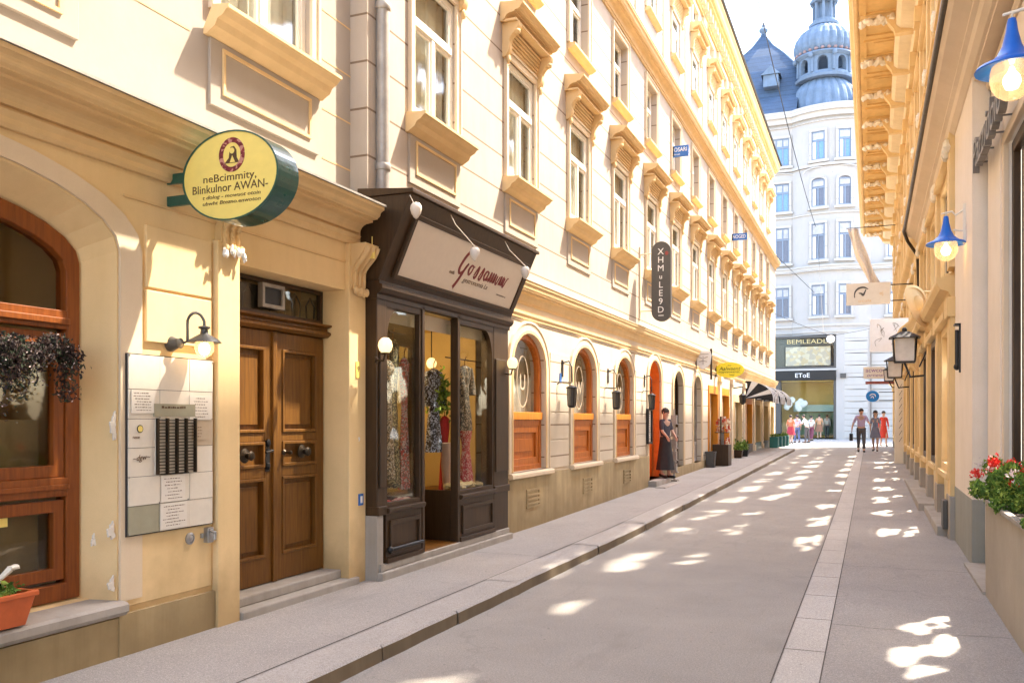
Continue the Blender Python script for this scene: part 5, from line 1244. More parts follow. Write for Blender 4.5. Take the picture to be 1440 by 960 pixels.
# more small holes for extra sun dapples along the street
for oi, op in enumerate(openings):
    for _q in range((6 if op[2] > 3 else 4) if op[0] > 10.5 else 0):
      if rr.random() < .75: blobs.setdefault(oi, []).append((rr.uniform(op[0] + .2, op[1] - .2), rr.uniform(op[2] + .2, op[3] - .2), rr.uniform(.09, .26), rr.uniform(.10, .30), rr.uniform(0, 6)))
def inside(y, z, bl):
    for cy, cz, hy, hz, ph in bl:
        u, v = (y - cy) / hy, (z - cz) / hz; r = math.hypot(u, v); 
        if r > 1.05: continue
        a = math.atan2(v, u)
        if r < .80 + .16 * math.sin(3 * a + ph) + .08 * math.sin(5 * a + 2 * ph): return True
    return False
for oi, (y0, y1, z0, z1, xp, wn_) in enumerate(openings):
    bl = blobs.get(oi, []); m = MB(); Y0_, Y1_, Z0_, Z1_ = y0 - .10, y1 + .10, z0 - .10, z1 + .10
    if not bl: m.box(xp, xp + .004, Y0_, Y1_, Z0_, Z1_)
    else:
        cs = .03; nz = int((Z1_ - Z0_) / cs); ny = int((Y1_ - Y0_) / cs); cz_ = (Z1_ - Z0_) / nz; cy_ = (Y1_ - Y0_) / ny
        for j in range(nz):
            z = Z0_ + (j + .5) * cz_; run = None
            for i in range(ny + 1):
                solid = i < ny and not inside(Y0_ + (i + .5) * cy_, z, bl)
                if solid and run is None: run = i
                if not solid and run is not None:
                    m.add([(xp, Y0_ + run * cy_, z - cz_ / 2), (xp, Y0_ + i * cy_, z - cz_ / 2), (xp, Y0_ + i * cy_, z + cz_ / 2), (xp, Y0_ + run * cy_, z + cz_ / 2)], [(0, 1, 2, 3)]); run = None
    b_ = m.build('dapple_screen', M['trim_r2' if oi else 'paper2'], nh if oi == 0 else oh)  # added sheet, pierced only to pattern the sunlight on the road

M['ltr'] = plain('weathered_grey_metal', (.20, .18, .16), .5)
m = MB(); tt = 'Restorano'
m.text('Pazzidolo', .46, (1.03, 9.25, 4.17), (0, -1, 0), (0, 0, 1), (-1, 0, 0), .06, shear=.25, width=2.15)
for y in (10.2, 9.7, 9.2, 8.7, 8.3): m.box(1.0, 1.13, y, y + .012, 4.12, 4.135)
o = m.build('wall_lettering', M['ltr'], None, loc=(1.12, 8.7, 4.5)); tag(o, 'dark grey raised script letters high on the pinkish beige wall', 'lettering')
# ------------------------------------------------------------------ blue lamps
def blue_lamp(x, y, z, lab, wx):
    t = thing('blue_lamp', lab, 'lamp', (wx, y, z), group='blue enamel lamps on the right wall')
    m = MB(); m.lathe([(.002, .30), (.022, .295), (.028, .27), (.034, .22), (.055, .13), (.085, .07), (.14, .025), (.195, .005), (.208, -.012), (.204, -.018), (.14, .005), (.09, .02)], (x, y, z), 32); m.build('shade', M['blue'], t, smooth=True)
    m = MB(); m.lathe([(.110, .010), (.120, -.03), (.123, -.08), (.112, -.125), (.085, -.168), (.045, -.195), (.002, -.205)], (x, y, z), 28); m.build('glass_globe', M['globe'], t, smooth=True)
    m = MB(); m.lathe([(.012, .0), (.022, -.03), (.046, -.06), (.052, -.09), (.036, -.13), (.002, -.142)], (x, y, z), 14); m.build('bulb', M['glow'], t, smooth=True)
    m = MB(); m.tube([(x, y, z + .29), (x, y, z + .33), (x + .06, y, z + .345), (wx - .10, y, z + .30), (wx - .02, y, z + .35)], .011, 8); m.tube([(wx - .02, y, z + .12), (wx - .12, y, z + .14)], .010, 8); m.box(wx - .025, wx, y - .022, y + .022, z - .02, z + .42); m.tube([(x - .05, y, z + .325), (x, y, z + .335), (x + .06, y, z + .345)], .009, 8); m.build('bracket', M['cream'], t, smooth=True)
blue_lamp(.80, 6.20, 3.66, 'near blue enamel lamp at the top right corner with a lit clear globe', 1.13)
blue_lamp(.77, 10.95, 3.46, 'farther blue enamel lamp with a lit clear globe before the ochre house', .965)
pl = bpy.data.lights.new('lamp_bulb', 'POINT'); pl.energy = 2.0; pl.color = (1, .75, .45); pl.shadow_soft_size = .03
# small black fixture on the pilaster
m = MB(); Yf = 11.6; m.box(.945, .965, Yf - .09, Yf - .06, 2.05, 2.62); m.box(.90, .965, Yf - .09, Yf + .09, 2.60, 2.62); m.tube([(.93, Yf, 2.55), (.93, Yf, 2.15)], .022, 8); m.blob((.93, Yf, 2.12), .035, 1, 1, 1.2, 8); o = m.build('wall_fixture', M['black'], None, loc=(.96, Yf, 2.3)); tag(o, 'narrow black metal fixture on the beige pilaster below the blue lamp', 'fixture')
# ------------------------------------------------------------------ planter on the near house
pb = thing('wall_planter', 'long grey pebbledash planter with a pale rim along the right wall', 'planter', (1.02, 6.4, 0))
m = MB(); m.box(.905, 1.128, 3.6, 8.55, -.02, .80); m.build('trough', M['planter'], pb, bevel=.01)
m = MB(); m.ring(rect(.885, 1.129, 3.58, 8.57), rect(.935, 1.10, 3.64, 8.51), lambda q, d: (q[0], q[1], d), .801, .835); m.build('rim', M['stone'], pb, bevel=.006)
m = MB(); m.box(.93, 1.105, 3.62, 8.52, .79, .815); m.build('soil', M['soil'], pb)
m = MB(); m.box(.885, 1.13, 8.55, 10.24, -.01, .035); m.build('foot_slab', M['stone'], pb)
def clump(c, n, r, lab, size=.022, sz=.8):
    m = MB(); cs = [(Vector(c) + Vector((random.gauss(0, r * .35), random.gauss(0, r * .7), abs(random.gauss(0, r * .5)))), r * random.uniform(.3, .55)) for _ in range(9)]
    def f():
        cc, q = random.choice(cs); d = Vector((random.gauss(0, 1), random.gauss(0, 1), random.gauss(0, 1))).normalized() * q * random.random() ** .4
        return cc + d * Vector((1, 1, sz)).length / 1.6 if False else cc + Vector((d.x * .8, d.y, d.z * sz))
    leaves(n, f, size, m); o = m.build('geranium', M['leaf'], None, loc=c); tag(o, lab, 'plant', None)
    m = MB()
    for k in range(26):
        p = f(); e = p + Vector((random.gauss(0, .01), random.gauss(0, .02), random.uniform(.04, .10))); m.tube([p - Vector((0, 0, .06)), e], .0025, 4)
    m.build('stems', M['leaf'], o)
    return o, f
for i, (y, lab) in enumerate(((8.35, 'geranium at the far end of the grey planter with one round red bloom'), (7.6, 'bushy green geranium with white and red blooms, second from the far end of the planter'), (6.8, 'grassy green plant in the grey planter nearest the right picture edge'), (6.0, 'leafy plant in the grey planter mostly outside the right edge'))):
    o, f = clump((1.0, y, .88), 3000, .23, lab, .020)
    for q in range(2 if i in (0,) else 3):
        m = MB(); c = Vector((.88, y + random.uniform(-.25, .25), 1.12 + random.uniform(-.02, .08))) if not (i == 0 and q == 0) else Vector((.80, 8.15, 1.06))
        white = (q % 2 == 1)
        leaves(100, lambda: c + Vector((random.gauss(0, .022), random.gauss(0, .022), random.gauss(0, .018))), .014 if not white else .011, m)
        m.build('bloom', M['petal_p' if white else 'petal_r'], o)

# ------------------------------------------------------------------ signs and lanterns hanging over the right side
t, pn, C, f = hangsign('eye_sign', 'cream rectangular hanging sign with a black curved eye mark', 'sign', 1221, 413, 22.0, 1.02, .54, 4.6, 'board')
m = MB(); u = (1, 0, 0); v = (0, 0, 1); n_ = (0, -1, 0); o0 = (C.x - .12, C.y - .026, C.z + .02)
m.stroke([(-.20, -.06, .6), (-.18, .04, 1), (-.10, .12, 1.4), (.02, .14, 1.2), (.12, .09, .5)], .035, o0, u, v, n_, .004)
m.stroke([(-.10, .0, .5), (-.04, -.01, 1.2), (.0, -.05, 1.6), (.04, .02, 1.0), (.07, .09, .6)], .035, o0, u, v, n_, .004); m.stroke([(-.20, -.06, 1), (-.19, -.11, .6)], .03, o0, u, v, n_, .004); m.build('eye_mark', M['greysign'], pn)
m = MB(); m.text('ocula', .10, (C.x - .08, C.y - .026, C.z - .17), u, v, n_, .003, width=.3); m.text('ej', .14, (C.x + .30, C.y - .026, C.z), u, v, n_, .003); m.build('faint_lettering', M['trim_r2'], pn)
t, pn, C, f = hangsign('ornate_sign', 'white square hanging sign with a faint scrolling line drawing', 'sign', 1250, 471, 20.0, .80, .74, 3.4, 'white')
m = MB(); random.seed(3)
for q in range(9):
    a, b = random.uniform(-.25, .25), random.uniform(-.15, .22); m.stroke([(a, b, .7), (a + random.uniform(-.1, .1), b + .08, 1), (a + random.uniform(-.14, .14), b + .02, 1), (a + random.uniform(-.1, .1), b - .1, .7)], .012, (C.x, C.y - .026, C.z), u, v, n_, .003)
m.build('drawing', M['grey_metal'], pn)
t, pn, C, f = hangsign('purple_sign', 'small cream hanging sign with two rows of purple writing', 'sign', 1229, 524, 36.0, .80, .48, 3.4, 'paper')
m = MB(); m.text('acwco', .24, (C.x, C.y - .026, C.z + .10), u, v, n_, .004, width=.62); m.text('ornew', .18, (C.x + .03, C.y - .026, C.z - .10), u, v, n_, .004, width=.62, shear=.2); m.build('lettering', plain('purple_ink', (.22, .10, .30), .6), pn)
t, pn, C, f = hangsign('round_blue_sign', 'bright blue round hanging sign above the two walkers', 'sign', 1227, 557, 33.0, .46, .42, 2.3, 'bluebright', oval='ellipse')
m = MB(); m.stroke([(-.10, .02, .8), (-.02, .08, 1), (.08, .06, 1), (.10, -.02, .7)], .035, (C.x, C.y - .026, C.z), u, v, n_, .004); m.stroke([(-.06, -.06, .8), (.0, .0, 1), (.04, -.08, .7)], .03, (C.x, C.y - .026, C.z), u, v, n_, .004); m.build('mark', M['white'], pn)
t = thing('red_canopy', 'narrow dark red flat canopy board below the purple sign', 'canopy', at(1233, 538, 38))
C = at(1233, 538, 38); m = MB(); m.box(C.x - .45, XR, C.y - .3, C.y + .3, C.z - .05, C.z + .05); m.build('board', plain('brick_red_paint', (.30, .07, .05), .6), t)
def box_lantern(px, py, zc, s, lab):
    C = at(px, py, zc); t = thing('box_lantern', lab, 'lantern', C, group='black framed box lanterns on the ochre wall')
    m = MB(); w, h = .20 * s, .22 * s
    for sx in (-1, 1):
        for sy in (-1, 1): m.tube([(C.x + sx * w, C.y + sy * w, C.z + h), (C.x + sx * w * .85, C.y + sy * w * .85, C.z - h)], .016 * s, 4)
    m.box(C.x - w * .88, C.x + w * .88, C.y - w * .88, C.y + w * .88, C.z - h - .02, C.z - h)
    m.add([(C.x + sx * w * 1.35, C.y + sy * w * 1.35, C.z + h) for sx, sy in ((-1, -1), (1, -1), (1, 1), (-1, 1))] + [(C.x + sx * w * .35, C.y + sy * w * .35, C.z + h + .12 * s) for sx, sy in ((-1, -1), (1, -1), (1, 1), (-1, 1))], [(0, 1, 2, 3), (4, 5, 6, 7)] + [(i, (i + 1) % 4, 4 + (i + 1) % 4, 4 + i) for i in range(4)])
    m.blob((C.x, C.y, C.z + h + .15 * s), .05 * s, 1, 1, 1, 8); m.build('cage', M['black'], t)
    m = MB(); m.box(C.x - w * .8, C.x + w * .8, C.y - w * .8, C.y + w * .8, C.z - h * .95, C.z + h * .95); m.build('panes', M['curtain'], t)
    m = MB(); m.tube([(XR, C.y, C.z - h - .25 * s), (C.x + .1, C.y, C.z - h - .28 * s), (C.x, C.y, C.z - h - .02)], .02, 6); m.tube([(XR, C.y, C.z + .1), (C.x + .25, C.y, C.z - h - .1)], .014, 6); m.box(XR - .04, XR, C.y - .05, C.y + .05, C.z - h - .4 * s, C.z + h * .6); m.build('bracket', M['black'], t)
box_lantern(1272, 492, 16.5, 1.0, 'nearest black framed box lantern with pale panes on the ochre wall')
box_lantern(1258, 519, 24.0, 1.0, 'black framed box lantern just behind the nearest one')
box_lantern(1250, 528, 30.0, .8, 'farthest and smallest black framed box lantern')
# striped cream column
m = MB(); C = at(1253, 600, 27); m.box(XR - .34, XR - .06, C.y - .15, C.y + .15, g(C.y), 2.7); m.build('x', M['orn'], None, loc=(XR - .2, C.y, g(C.y)), bevel=.01); o = bpy.data.objects['x']; o.name = 'lettered_board'; tag(o, 'tall cream board with a column of slanting dark letters against the right wall', 'board')
WL[o.name] = WL['x']
m = MB()
for k, chh in enumerate('SPEISEKARTE'[:9]): m.text('/', .20, (XR - .2, C.y - .155, 2.5 - .20 * k), (1, 0, 0), (0, 0, 1), (0, -1, 0), .004, shear=.3)
m.build('letters', M['greysign'], o)
# cream banner hanging from the eave side
m = MB(); A = at(1192, 322, 36); Bp = at(1222, 400, 36); n = 14; vs = []
for i in range(n + 1):
    for j in range(7):
        s, tq = i / n, j / 6
        x = A.x + (Bp.x - A.x) * s ** 1.3 + .42 * tq + .03 * math.sin(s * 9 + tq * 4); z = A.z + (Bp.z - A.z) * s; y = A.y + .10 * math.sin(tq * 9 + s * 3) + .1 * s
        vs.append((x, y, z))
m.add(vs, [(i * 7 + j, i * 7 + j + 1, (i + 1) * 7 + j + 1, (i + 1) * 7 + j) for i in range(n) for j in range(6)])
o = m.build('fabric_banner', plain('pale_sand_fabric', (.72, .62, .50), .9), None, loc=A, smooth=True); tag(o, 'long sand coloured cloth banner drooping in front of the white house', 'banner')
so = o.modifiers.new('thickness', 'SOLIDIFY'); so.thickness = .01
m = MB(); m.tube([(A.x - .05, A.y, A.z + .02), (XR, A.y, A.z + .02)], .015, 6); m.build('pole', M['black'], o)

# ================================================================== FAR: white corner house with domed tower
wh = thing('white_house', 'white corner house with rounded bay, dark shopfront, slate roof and blue grey onion dome', 'building', (-3, 62, .25))
def front_y(x):
    if -4.9 <= x <= 0: return 65.35 - math.sqrt(4.15 ** 2 - (x + 2.45) ** 2)
    return 62.0 
sx0, sx1 = -6.05, -2.10
xs = [-34, -14, sx0, -4.9] + [-4.9 + 4.9 * k / 14 for k in range(1, 15)] + [16]; xs = sorted(xs + [sx1])
def band(z0, z1, p, mb=None, skip=None):
    mb = mb or MB(); pts = [(x, front_y(x) - p) for x in xs]
    n = len(pts); vs = []
    for x, y in pts: vs += [(x, y, z0), (x, y, z1), (x, y + p + .05, z0), (x, y + p + .05, z1)]
    for i in range(n - 1):
        if skip and skip[0] - .01 <= xs[i] and xs[i + 1] <= skip[1] + .01: continue
        a, b = i * 4, i * 4 + 4
        mb.add([vs[a], vs[a + 1], vs[b], vs[b + 1]], [(0, 1, 3, 2)]); mb.add([vs[a + 1], vs[a + 3], vs[b + 1], vs[b + 3]], [(0, 1, 3, 2)]); mb.add([vs[a], vs[a + 2], vs[b], vs[b + 2]], [(0, 1, 3, 2)])
    return mb
m = band(7.05, 21.9, 0); band(.0, 7.05, 0, m, (sx0, sx1)); m.box(-34, 16, 75, 75.2, 0, 22); m.box(-34, -33.8, 62, 75, 0, 22); m.box(15.8, 16, 62, 75, 0, 22); m.build('wall', M['wall_w'], wh)
for z0, z1, p in ((20.95, 21.05, .12), (21.2, 21.55, .25), (21.55, 21.95, .45), (18.0, 18.2, .12), (11.2, 11.45, .22), (11.45, 11.55, .3), (7.2, 7.3, .08), (7.6, 7.75, .10), (14.9, 15.05, .10)):
    band(z0, z1, p).build('cornice', M['wall_wg'], wh)
# banded ground floor masonry right of the shopfront
m = MB()
for k in range(9): z = .35 + .78 * k; m.box(-2.02, -.2, front_y(-1.2) - .10, front_y(-1.2) + .3, z, z + .74); m.box(.0, 9, 61.9, 62.2, z, z + .74)
m.build('rusticated_block', M['wall_wg'], wh, bevel=.03)
def far_window(x, z0, z1, w, kind, arch_=False):
    y = front_y(x); nx = 0
    if -4.9 <= x <= 0: ang_ = math.asin((x + 2.45) / 4.15)
    else: ang_ = 0
    Q = lambda q, d: (x + q[0] * math.cos(ang_) - (-d) * math.sin(ang_) * -1, y + q[0] * math.sin(ang_) - d * math.cos(ang_), q[1])
    if arch_: lo_, li = [arc(0, w / 2 + e, z0 - (e if e else 0), z1 - .2, .2 + e, 8) for e in (.14, 0)]
    else: lo_, li = rect(-w / 2 - .14, w / 2 + .14, z0 - .05, z1 + .16), rect(-w / 2, w / 2, z0, z1)
    m = MB(); m.ring(lo_, li, Q, -.05, .12); r = m.build('window', M['wall_wg'], wh, loc=(x, y, z0))
    m = MB(); m.prism(rect(-w / 2 - .24, w / 2 + .24, z0 - .2, z0 - .05), Q, -.05, .22); m.build('sill', M['wall_wg'], r)
    m = MB(); m.prism(li, Q, .005, .015); m.build('pane', M['far_pane' if kind == 'b' else 'far_pane_dark'], r)
    m = MB(); fm = .045
    m.ring(rect(-w / 2, w / 2, z0, z1 - (.12 if arch_ else 0)), rect(-w / 2 + .07, w / 2 - .07, z0 + .07, z1 - .07 - (.12 if arch_ else 0)), Q, .015, .06); zt_ = z0 + (z1 - z0) * .66
    m.prism(rect(-w / 2, w / 2, zt_ - fm, zt_ + fm), Q, .015, .055)
    cols_ = (0,) if w < 1.1 else (-w / 6, w / 6)
    for c in cols_: m.prism(rect(c - fm, c + fm, z0, zt_ if w < 1.1 else z1), Q, .015, .05)
    m.build('frame', M['far_frame'], r)
    if kind in ('b', 'd'):
        m = MB(); m.prism(rect(-w / 2 + .07, w / 2 - .07, zt_ + fm + .05, z1 - .10), Q, .016, .022); m.build('blind', M['curtain_w'], r)
    m = MB(); m.prism(rect(-w / 2 + .08, -w / 6, z0 + .07, zt_ - .05), Q, .016, .02); m.build('curtain', M['curtain'], r)
M['far_pane'] = plain('sky_painted_glass', (.16, .30, .46), .1, vary=.3, bmp=0)  # sky reflection painted in as a blue base colour
M['far_pane_dark'] = plain('dim_glass', (.13, .13, .16), .12, vary=.3, bmp=0)
M['far_frame'] = plain('blue_grey_frame', (.20, .24, .30), .5)
for (z0, z1), kinds in (((18.45, 20.3), 'bbb'), ((15.4, 17.25), 'bdd'), ((11.95, 14.3), 'ddd'), ((8.3, 10.3), 'ddd')):
    for x, w, k in ((-5.70, 1.25, 0), (-3.22, .85, 1), (-1.55, .78, 2)):
        far_window(x, z0, z1, w, kinds[k], arch_=(z0 == 15.4 and k > 0))
    for x in (-8.4, -11.2, -14.0, -17, 1.6, 4.2, 7.0): far_window(x, z0, z1, 1.2, 'd')
m = MB()
for x in (-3.22, -1.55):      # hood arcs under the top storey
    y = front_y(x); pts = [(x + .95 * math.cos(PI * k / 12), y - .05, 17.55 + .42 * math.sin(PI * k / 12)) for k in range(13)]; m.tube(pts, .05, 6)
pts = [(-5.7 + 1.3 * math.cos(PI * k / 12), 61.95, 17.5 + .45 * math.sin(PI * k / 12)) for k in range(13)]; m.tube(pts, .05, 6)
m.build('arched_moulding', M['wall_wg'], wh)
# two-storey dark shopfront
fy = 60.95
sf = MB(); sf.ring(rect(sx0, sx1, 4.85, 7.0), rect(sx0 + .14, sx1 - .14, 4.98, 6.86), lambda q, d: (q[0], fy + .5 - d, q[1]), 0, .25); sf.box(sx1 - .16, sx1, fy + .25, fy + 1.2, .3, 4.1); sf.box(sx0, sx0 + .5, fy + .25, fy + 1.2, .3, 4.1); sfo = sf.build('shopfront', M['greysign'], wh, bevel=.01)
m = MB(); m.box(sx0, sx1, fy + .1, fy + .6, 4.08, 4.70); fo = m.build('fascia', M['black'], sfo, bevel=.01)
m = MB(); m.text('EToE', .40, ((sx0 + sx1) / 2 - .1, fy + .095, 4.39), (1, 0, 0), (0, 0, 1), (0, -1, 0), .02, width=.9); m.build('fascia_lettering', M['white'], fo)
m = MB(); m.box(sx0 + .1, sx1 - .1, fy + .42, fy + .44, 4.9, 6.9); m.build('upper_pane', M['glass_shop'], sfo)
m = MB(); m.box(sx0 + .1, sx1 - .1, fy + 1.2, fy + 1.22, 4.9, 6.9); m.box(sx0 + .1, sx0 + .7, fy + .45, fy + .46, 4.9, 6.9); m.box(sx0 + .7, sx1 - .1, fy + .45, fy + .46, 6.35, 6.9); m.build('dark_wall', M['greysign'], sfo)
m = MB(); m.box(sx0 + .8, sx1 - .35, fy + .46, fy + .48, 5.05, 6.3); m.build('display', cloth('display_print', ((.62, .47, .30), (.50, .42, .34), (.66, .56, .42)), 5), sfo)
m = MB(); m.text('BEMLEADL', .40, ((sx0 + sx1) / 2 + .15, fy + .41, 6.62), (1, 0, 0), (0, 0, 1), (0, -1, 0), .02, width=2.5); m.build('upper_lettering', plain('gold_letters', (.60, .48, .22), .5), sfo)
m = MB(); m.box(sx0 + .4, sx1 - .1, fy + .45, fy + .47, .4, 4.1); m.build('lower_pane', M['glass_shop'], sfo)
m = MB(); m.box(sx0 + .4, sx1, fy + 2.4, fy + 2.5, .3, 4.1); m.box(sx0, sx1, fy + .5, fy + 2.5, 4.0, 4.08); m.build('ochre_room', M['ochre_glow'], sfo)
m = MB(); m.box(sx0 + 1.5, sx1 - .15, fy + 1.9, fy + 2.3, .5, 2.0); m.build('green_counter', plain('dull_green', (.16, .22, .12), .7), sfo)
m = MB(); m.box(sx0 + 1.2, sx1 - .15, fy + 1.7, fy + 2.3, 2.05, 2.5); m.build('pale_display', plain('sea_green', (.45, .58, .50), .7), sfo)
m = MB(); m.box(sx0 - .05, sx1 + .05, fy + .12, fy + .62, 4.72, 4.84); m.build('ledge', M['wall_wg'], sfo)
m = MB(); m.box(-1.85, -1.5, front_y(-1.6) - .13, front_y(-1.6), 4.2, 4.5); m.build('number_plate', M['greysign'], wh)
for x, lab in ((-5.05, 'left white cloud-like cut-out in the far shop window'), (-4.25, 'right white cut-out in the far shop window')):
    m = MB()
    for k in range(7): m.blob((x + random.uniform(-.25, .25), fy + .72, 2.55 + random.uniform(-.3, .3)), .20, 1, .25, 1, 10, .1)
    o = m.build('window_cutout', M['white'], None, loc=(x, fy + .7, 2.5), smooth=True); tag(o, lab, 'shop display')
# roofs
rf = MB(); rf.add([(-34, 61.7, 21.9), (-4.6, 61.7, 21.9), (-4.6, 63.4, 23.6), (-34, 63.4, 23.6)], [(0, 1, 2, 3)]); rf.add([(-.6, 61.7, 21.9), (16, 61.7, 21.9), (16, 63.4, 23.6), (-.6, 63.4, 23.6)], [(0, 1, 2, 3)]); rf.box(-34, 16, 63.4, 75, 21.8, 23.55)
roof = rf.build('roof', M['roofblue'], wh)
m = MB(); ax, ay = -7.3, 67.2; prof = [(4.3, 23.0), (3.5, 24.6), (2.6, 26.1), (1.6, 27.5), (.75, 28.5), (.2, 29.4), (.10, 29.7)]
vs = []
for r, z in prof: vs += [(ax + sx * r * 1.0, ay + sy * r * .9, z) for sx, sy in ((-1, -1), (1, -1), (1, 1), (-1, 1))]
m.add(vs, [(i * 4 + k, i * 4 + (k + 1) % 4, (i + 1) * 4 + (k + 1) % 4, (i + 1) * 4 + k) for i in range(6) for k in range(4)] + [(24, 25, 26, 27)]); m.build('pyramid_roof', M['roofblue'], wh)
m = MB()
for sx in (-1, 1): m.tube([(ax + sx * r, ay - r * .9, z) for r, z in prof], .06, 5)
m.build('hip_flashing', M['copper'], wh)
m = MB(); m.lathe([(.10, 0), (.12, .1), (.30, .22), (.34, .36), (.24, .5), (.10, .56), (.16, .66), (.10, .8), (.02, .95)], (ax, ay, 29.6), 12); m.build('finial', M['copper'], wh, smooth=True)
m = MB(); m.box(-6.9, -5.9, 63.3, 65, 24.4, 25.2); m.add([(-7.05, 63.2, 25.2), (-5.75, 63.2, 25.2), (-6.4, 63.2, 25.8), (-7.05, 65.5, 25.2), (-5.75, 65.5, 25.2), (-6.4, 65.5, 25.8)], [(0, 1, 2), (3, 5, 4), (0, 2, 5, 3), (1, 4, 5, 2)]); m.build('dormer', M['copper'], wh)
tw = bpy.data.objects.new('tower', None); COL.objects.link(tw); tw.parent = wh; tc_ = Vector((-3.0, 64.6, 21.9)); tw.location = tc_ - WL[wh.name]; WL[tw.name] = tc_
m = MB(); m.lathe([(2.9, 0), (2.75, .25), (2.5, .3)], tc_, 40); m.lathe([(2.45 * math.cos(a) ** .9 if a < 1.2 else 1.75 * 1.0, .3 + 2.75 * math.sin(a)) for a in [k / 9 * 1.0 for k in range(10)]], tc_, 72, flute=3, famp=.05); m.build('lower_dome', M['copper'], tw)
m = MB(); zb_ = 2.75; ri, ro = 1.45, 1.75; nn = 8; dh = .65
m.lathe([(1.95, zb_ - .18), (1.98, zb_), (1.80, zb_ + .1), (1.78, zb_ + .25)], tc_, 32)
m.lathe([(1.80, zb_ + 1.95 - dh), (2.0, zb_ + 2.1 - dh), (1.95, zb_ + 2.2 - dh), (1.2, zb_ + 2.3 - dh)], tc_, 32)
for k in range(nn):          # piers between the arched openings
    a = 2 * PI * (k + .5) / nn - PI / 2; 
    for s in range(4):
        b0, b1 = a - .19 + .095 * s, a - .19 + .095 * (s + 1)
        vs = [(tc_.x + r * math.cos(b), tc_.y + r * math.sin(b), tc_.z + z) for b in (b0, b1) for r in (ri, ro) for z in (zb_ + .2, zb_ + 2.0 - dh)]
        m.add(vs, [(0, 1, 3, 2), (4, 6, 7, 5), (0, 4, 5, 1), (2, 3, 7, 6)])
    # arch heads
    a2 = 2 * PI * k / nn - PI / 2
    for s in range(10):
        t0, t1 = -.21 + .042 * s, -.21 + .042 * (s + 1); h0 = zb_ + .85 + .38 * math.sqrt(max(0, 1 - ((t0) / .21) ** 2)); h1 = zb_ + .85 + .38 * math.sqrt(max(0, 1 - (t1 / .21) ** 2))
        vs = []
        for t, h in ((t0, h0), (t1, h1)):
            for r in (ri, ro): vs += [(tc_.x + r * math.cos(a2 + t), tc_.y + r * math.sin(a2 + t), tc_.z + h), (tc_.x + r * math.cos(a2 + t), tc_.y + r * math.sin(a2 + t), tc_.z + zb_ + 2.0 - dh)]
        m.add(vs, [(0, 1, 5, 4), (2, 3, 7, 6), (0, 2, 6, 4)])
    m.tube([(tc_.x + 1.79 * math.cos(a), tc_.y + 1.79 * math.sin(a), tc_.z + zb_ + .2), (tc_.x + 1.79 * math.cos(a), tc_.y + 1.79 * math.sin(a), tc_.z + zb_ + 1.95 - dh)], .10, 8)
    m.blob((tc_.x + 2.0 * math.cos(a), tc_.y + 2.0 * math.sin(a), tc_.z + zb_ + 1.95 - dh), .16, 1, 1, 1.2, 8)
m.build('drum', M['copper'], tw); zb_ -= dh
m = MB(); m.lathe([(1.5, zb_ + 2.2), (1.78, zb_ + 2.3), (1.97, zb_ + 2.6), (2.02, zb_ + 2.95), (1.92, zb_ + 3.4), (1.62, zb_ + 3.85), (1.15, zb_ + 4.2), (.85, zb_ + 4.4)], tc_, 72, flute=3, famp=.06); zb_ -= .4; m.build('onion_dome', M['copper'], tw)
m = MB()
for k in range(28): a = 2 * PI * k / 28; m.blob((tc_.x + 1.86 * math.cos(a), tc_.y + 1.86 * math.sin(a), tc_.z + zb_ + 2.74), .13, 1, 1, .8, 7, .2)
m.build('garland', plain('rusty_ornament', (.30, .20, .19), .8), tw)
m = MB(); m.lathe([(1.0, zb_ + 4.75), (1.02, zb_ + 4.95), (.8, zb_ + 5.05), (.78, zb_ + 5.2)], tc_, 24)
for k in range(8): a = 2 * PI * k / 8; m.tube([(tc_.x + .68 * math.cos(a), tc_.y + .68 * math.sin(a), tc_.z + zb_ + 5.1), (tc_.x + .68 * math.cos(a), tc_.y + .68 * math.sin(a), tc_.z + zb_ + 6.4)], .10, 6)
m.lathe([(.42, zb_ + 5.1), (.42, zb_ + 6.4)], tc_, 12); m.lathe([(.9, zb_ + 6.4), (.95, zb_ + 6.55), (.6, zb_ + 7.0), (.25, zb_ + 7.6), (.08, zb_ + 8.6), (.02, zb_ + 9.4)], tc_, 24); m.build('lantern', M['copper'], tw)

# ================================================================== overhead cable
def cable(P, r, lab, sag=0, n=24):
    m = MB(); A, B_ = Vector(P[0]), Vector(P[1]); pts = []
    for k in range(n + 1): t = k / n; q = A.lerp(B_, t); q.z -= sag * 4 * t * (1 - t); pts.append(q)
    m.tube(pts, r, 6); o = m.build('cable', M['black'], None, loc=A, smooth=True); tag(o, lab, 'cable'); return o
cable((at(1052, -60, 26), at(1148, 322, 59.0)), .018, 'long dark cable crossing the sky from above to the white house', .5)
cable((at(1092, 360, 38), at(1146, 412, 58.5)), .015, 'thin dark cable below the long one, from the left cornice corner')
cable((at(1149, 322, 59), at(1158, 470, 44)), .010, 'thin wire dropping from the white house window to the lamp over the junction')
m = MB(); C = at(1168, 476, 44); m.lathe([(.16, .1), (.20, .0), (.16, -.16), (.05, -.22), (.002, -.22)], C, 14); m.lathe([(.002, .16), (.10, .14), (.17, .1)], C, 14); o = m.build('hanging_lamp', M['white'], None, loc=C, smooth=True); tag(o, 'white lamp hung on a wire over the far junction', 'lamp')
cable((C + Vector((0, 0, .15)), Vector((XR, C.y + .5, C.z + .7))), .010, 'thin wire from the hung white lamp to the right-hand house', .05)
cable((C + Vector((0, 0, .15)), Vector((XL, 42.6, C.z + .9))), .010, 'thin wire from the hung white lamp to the left-hand house', .05)

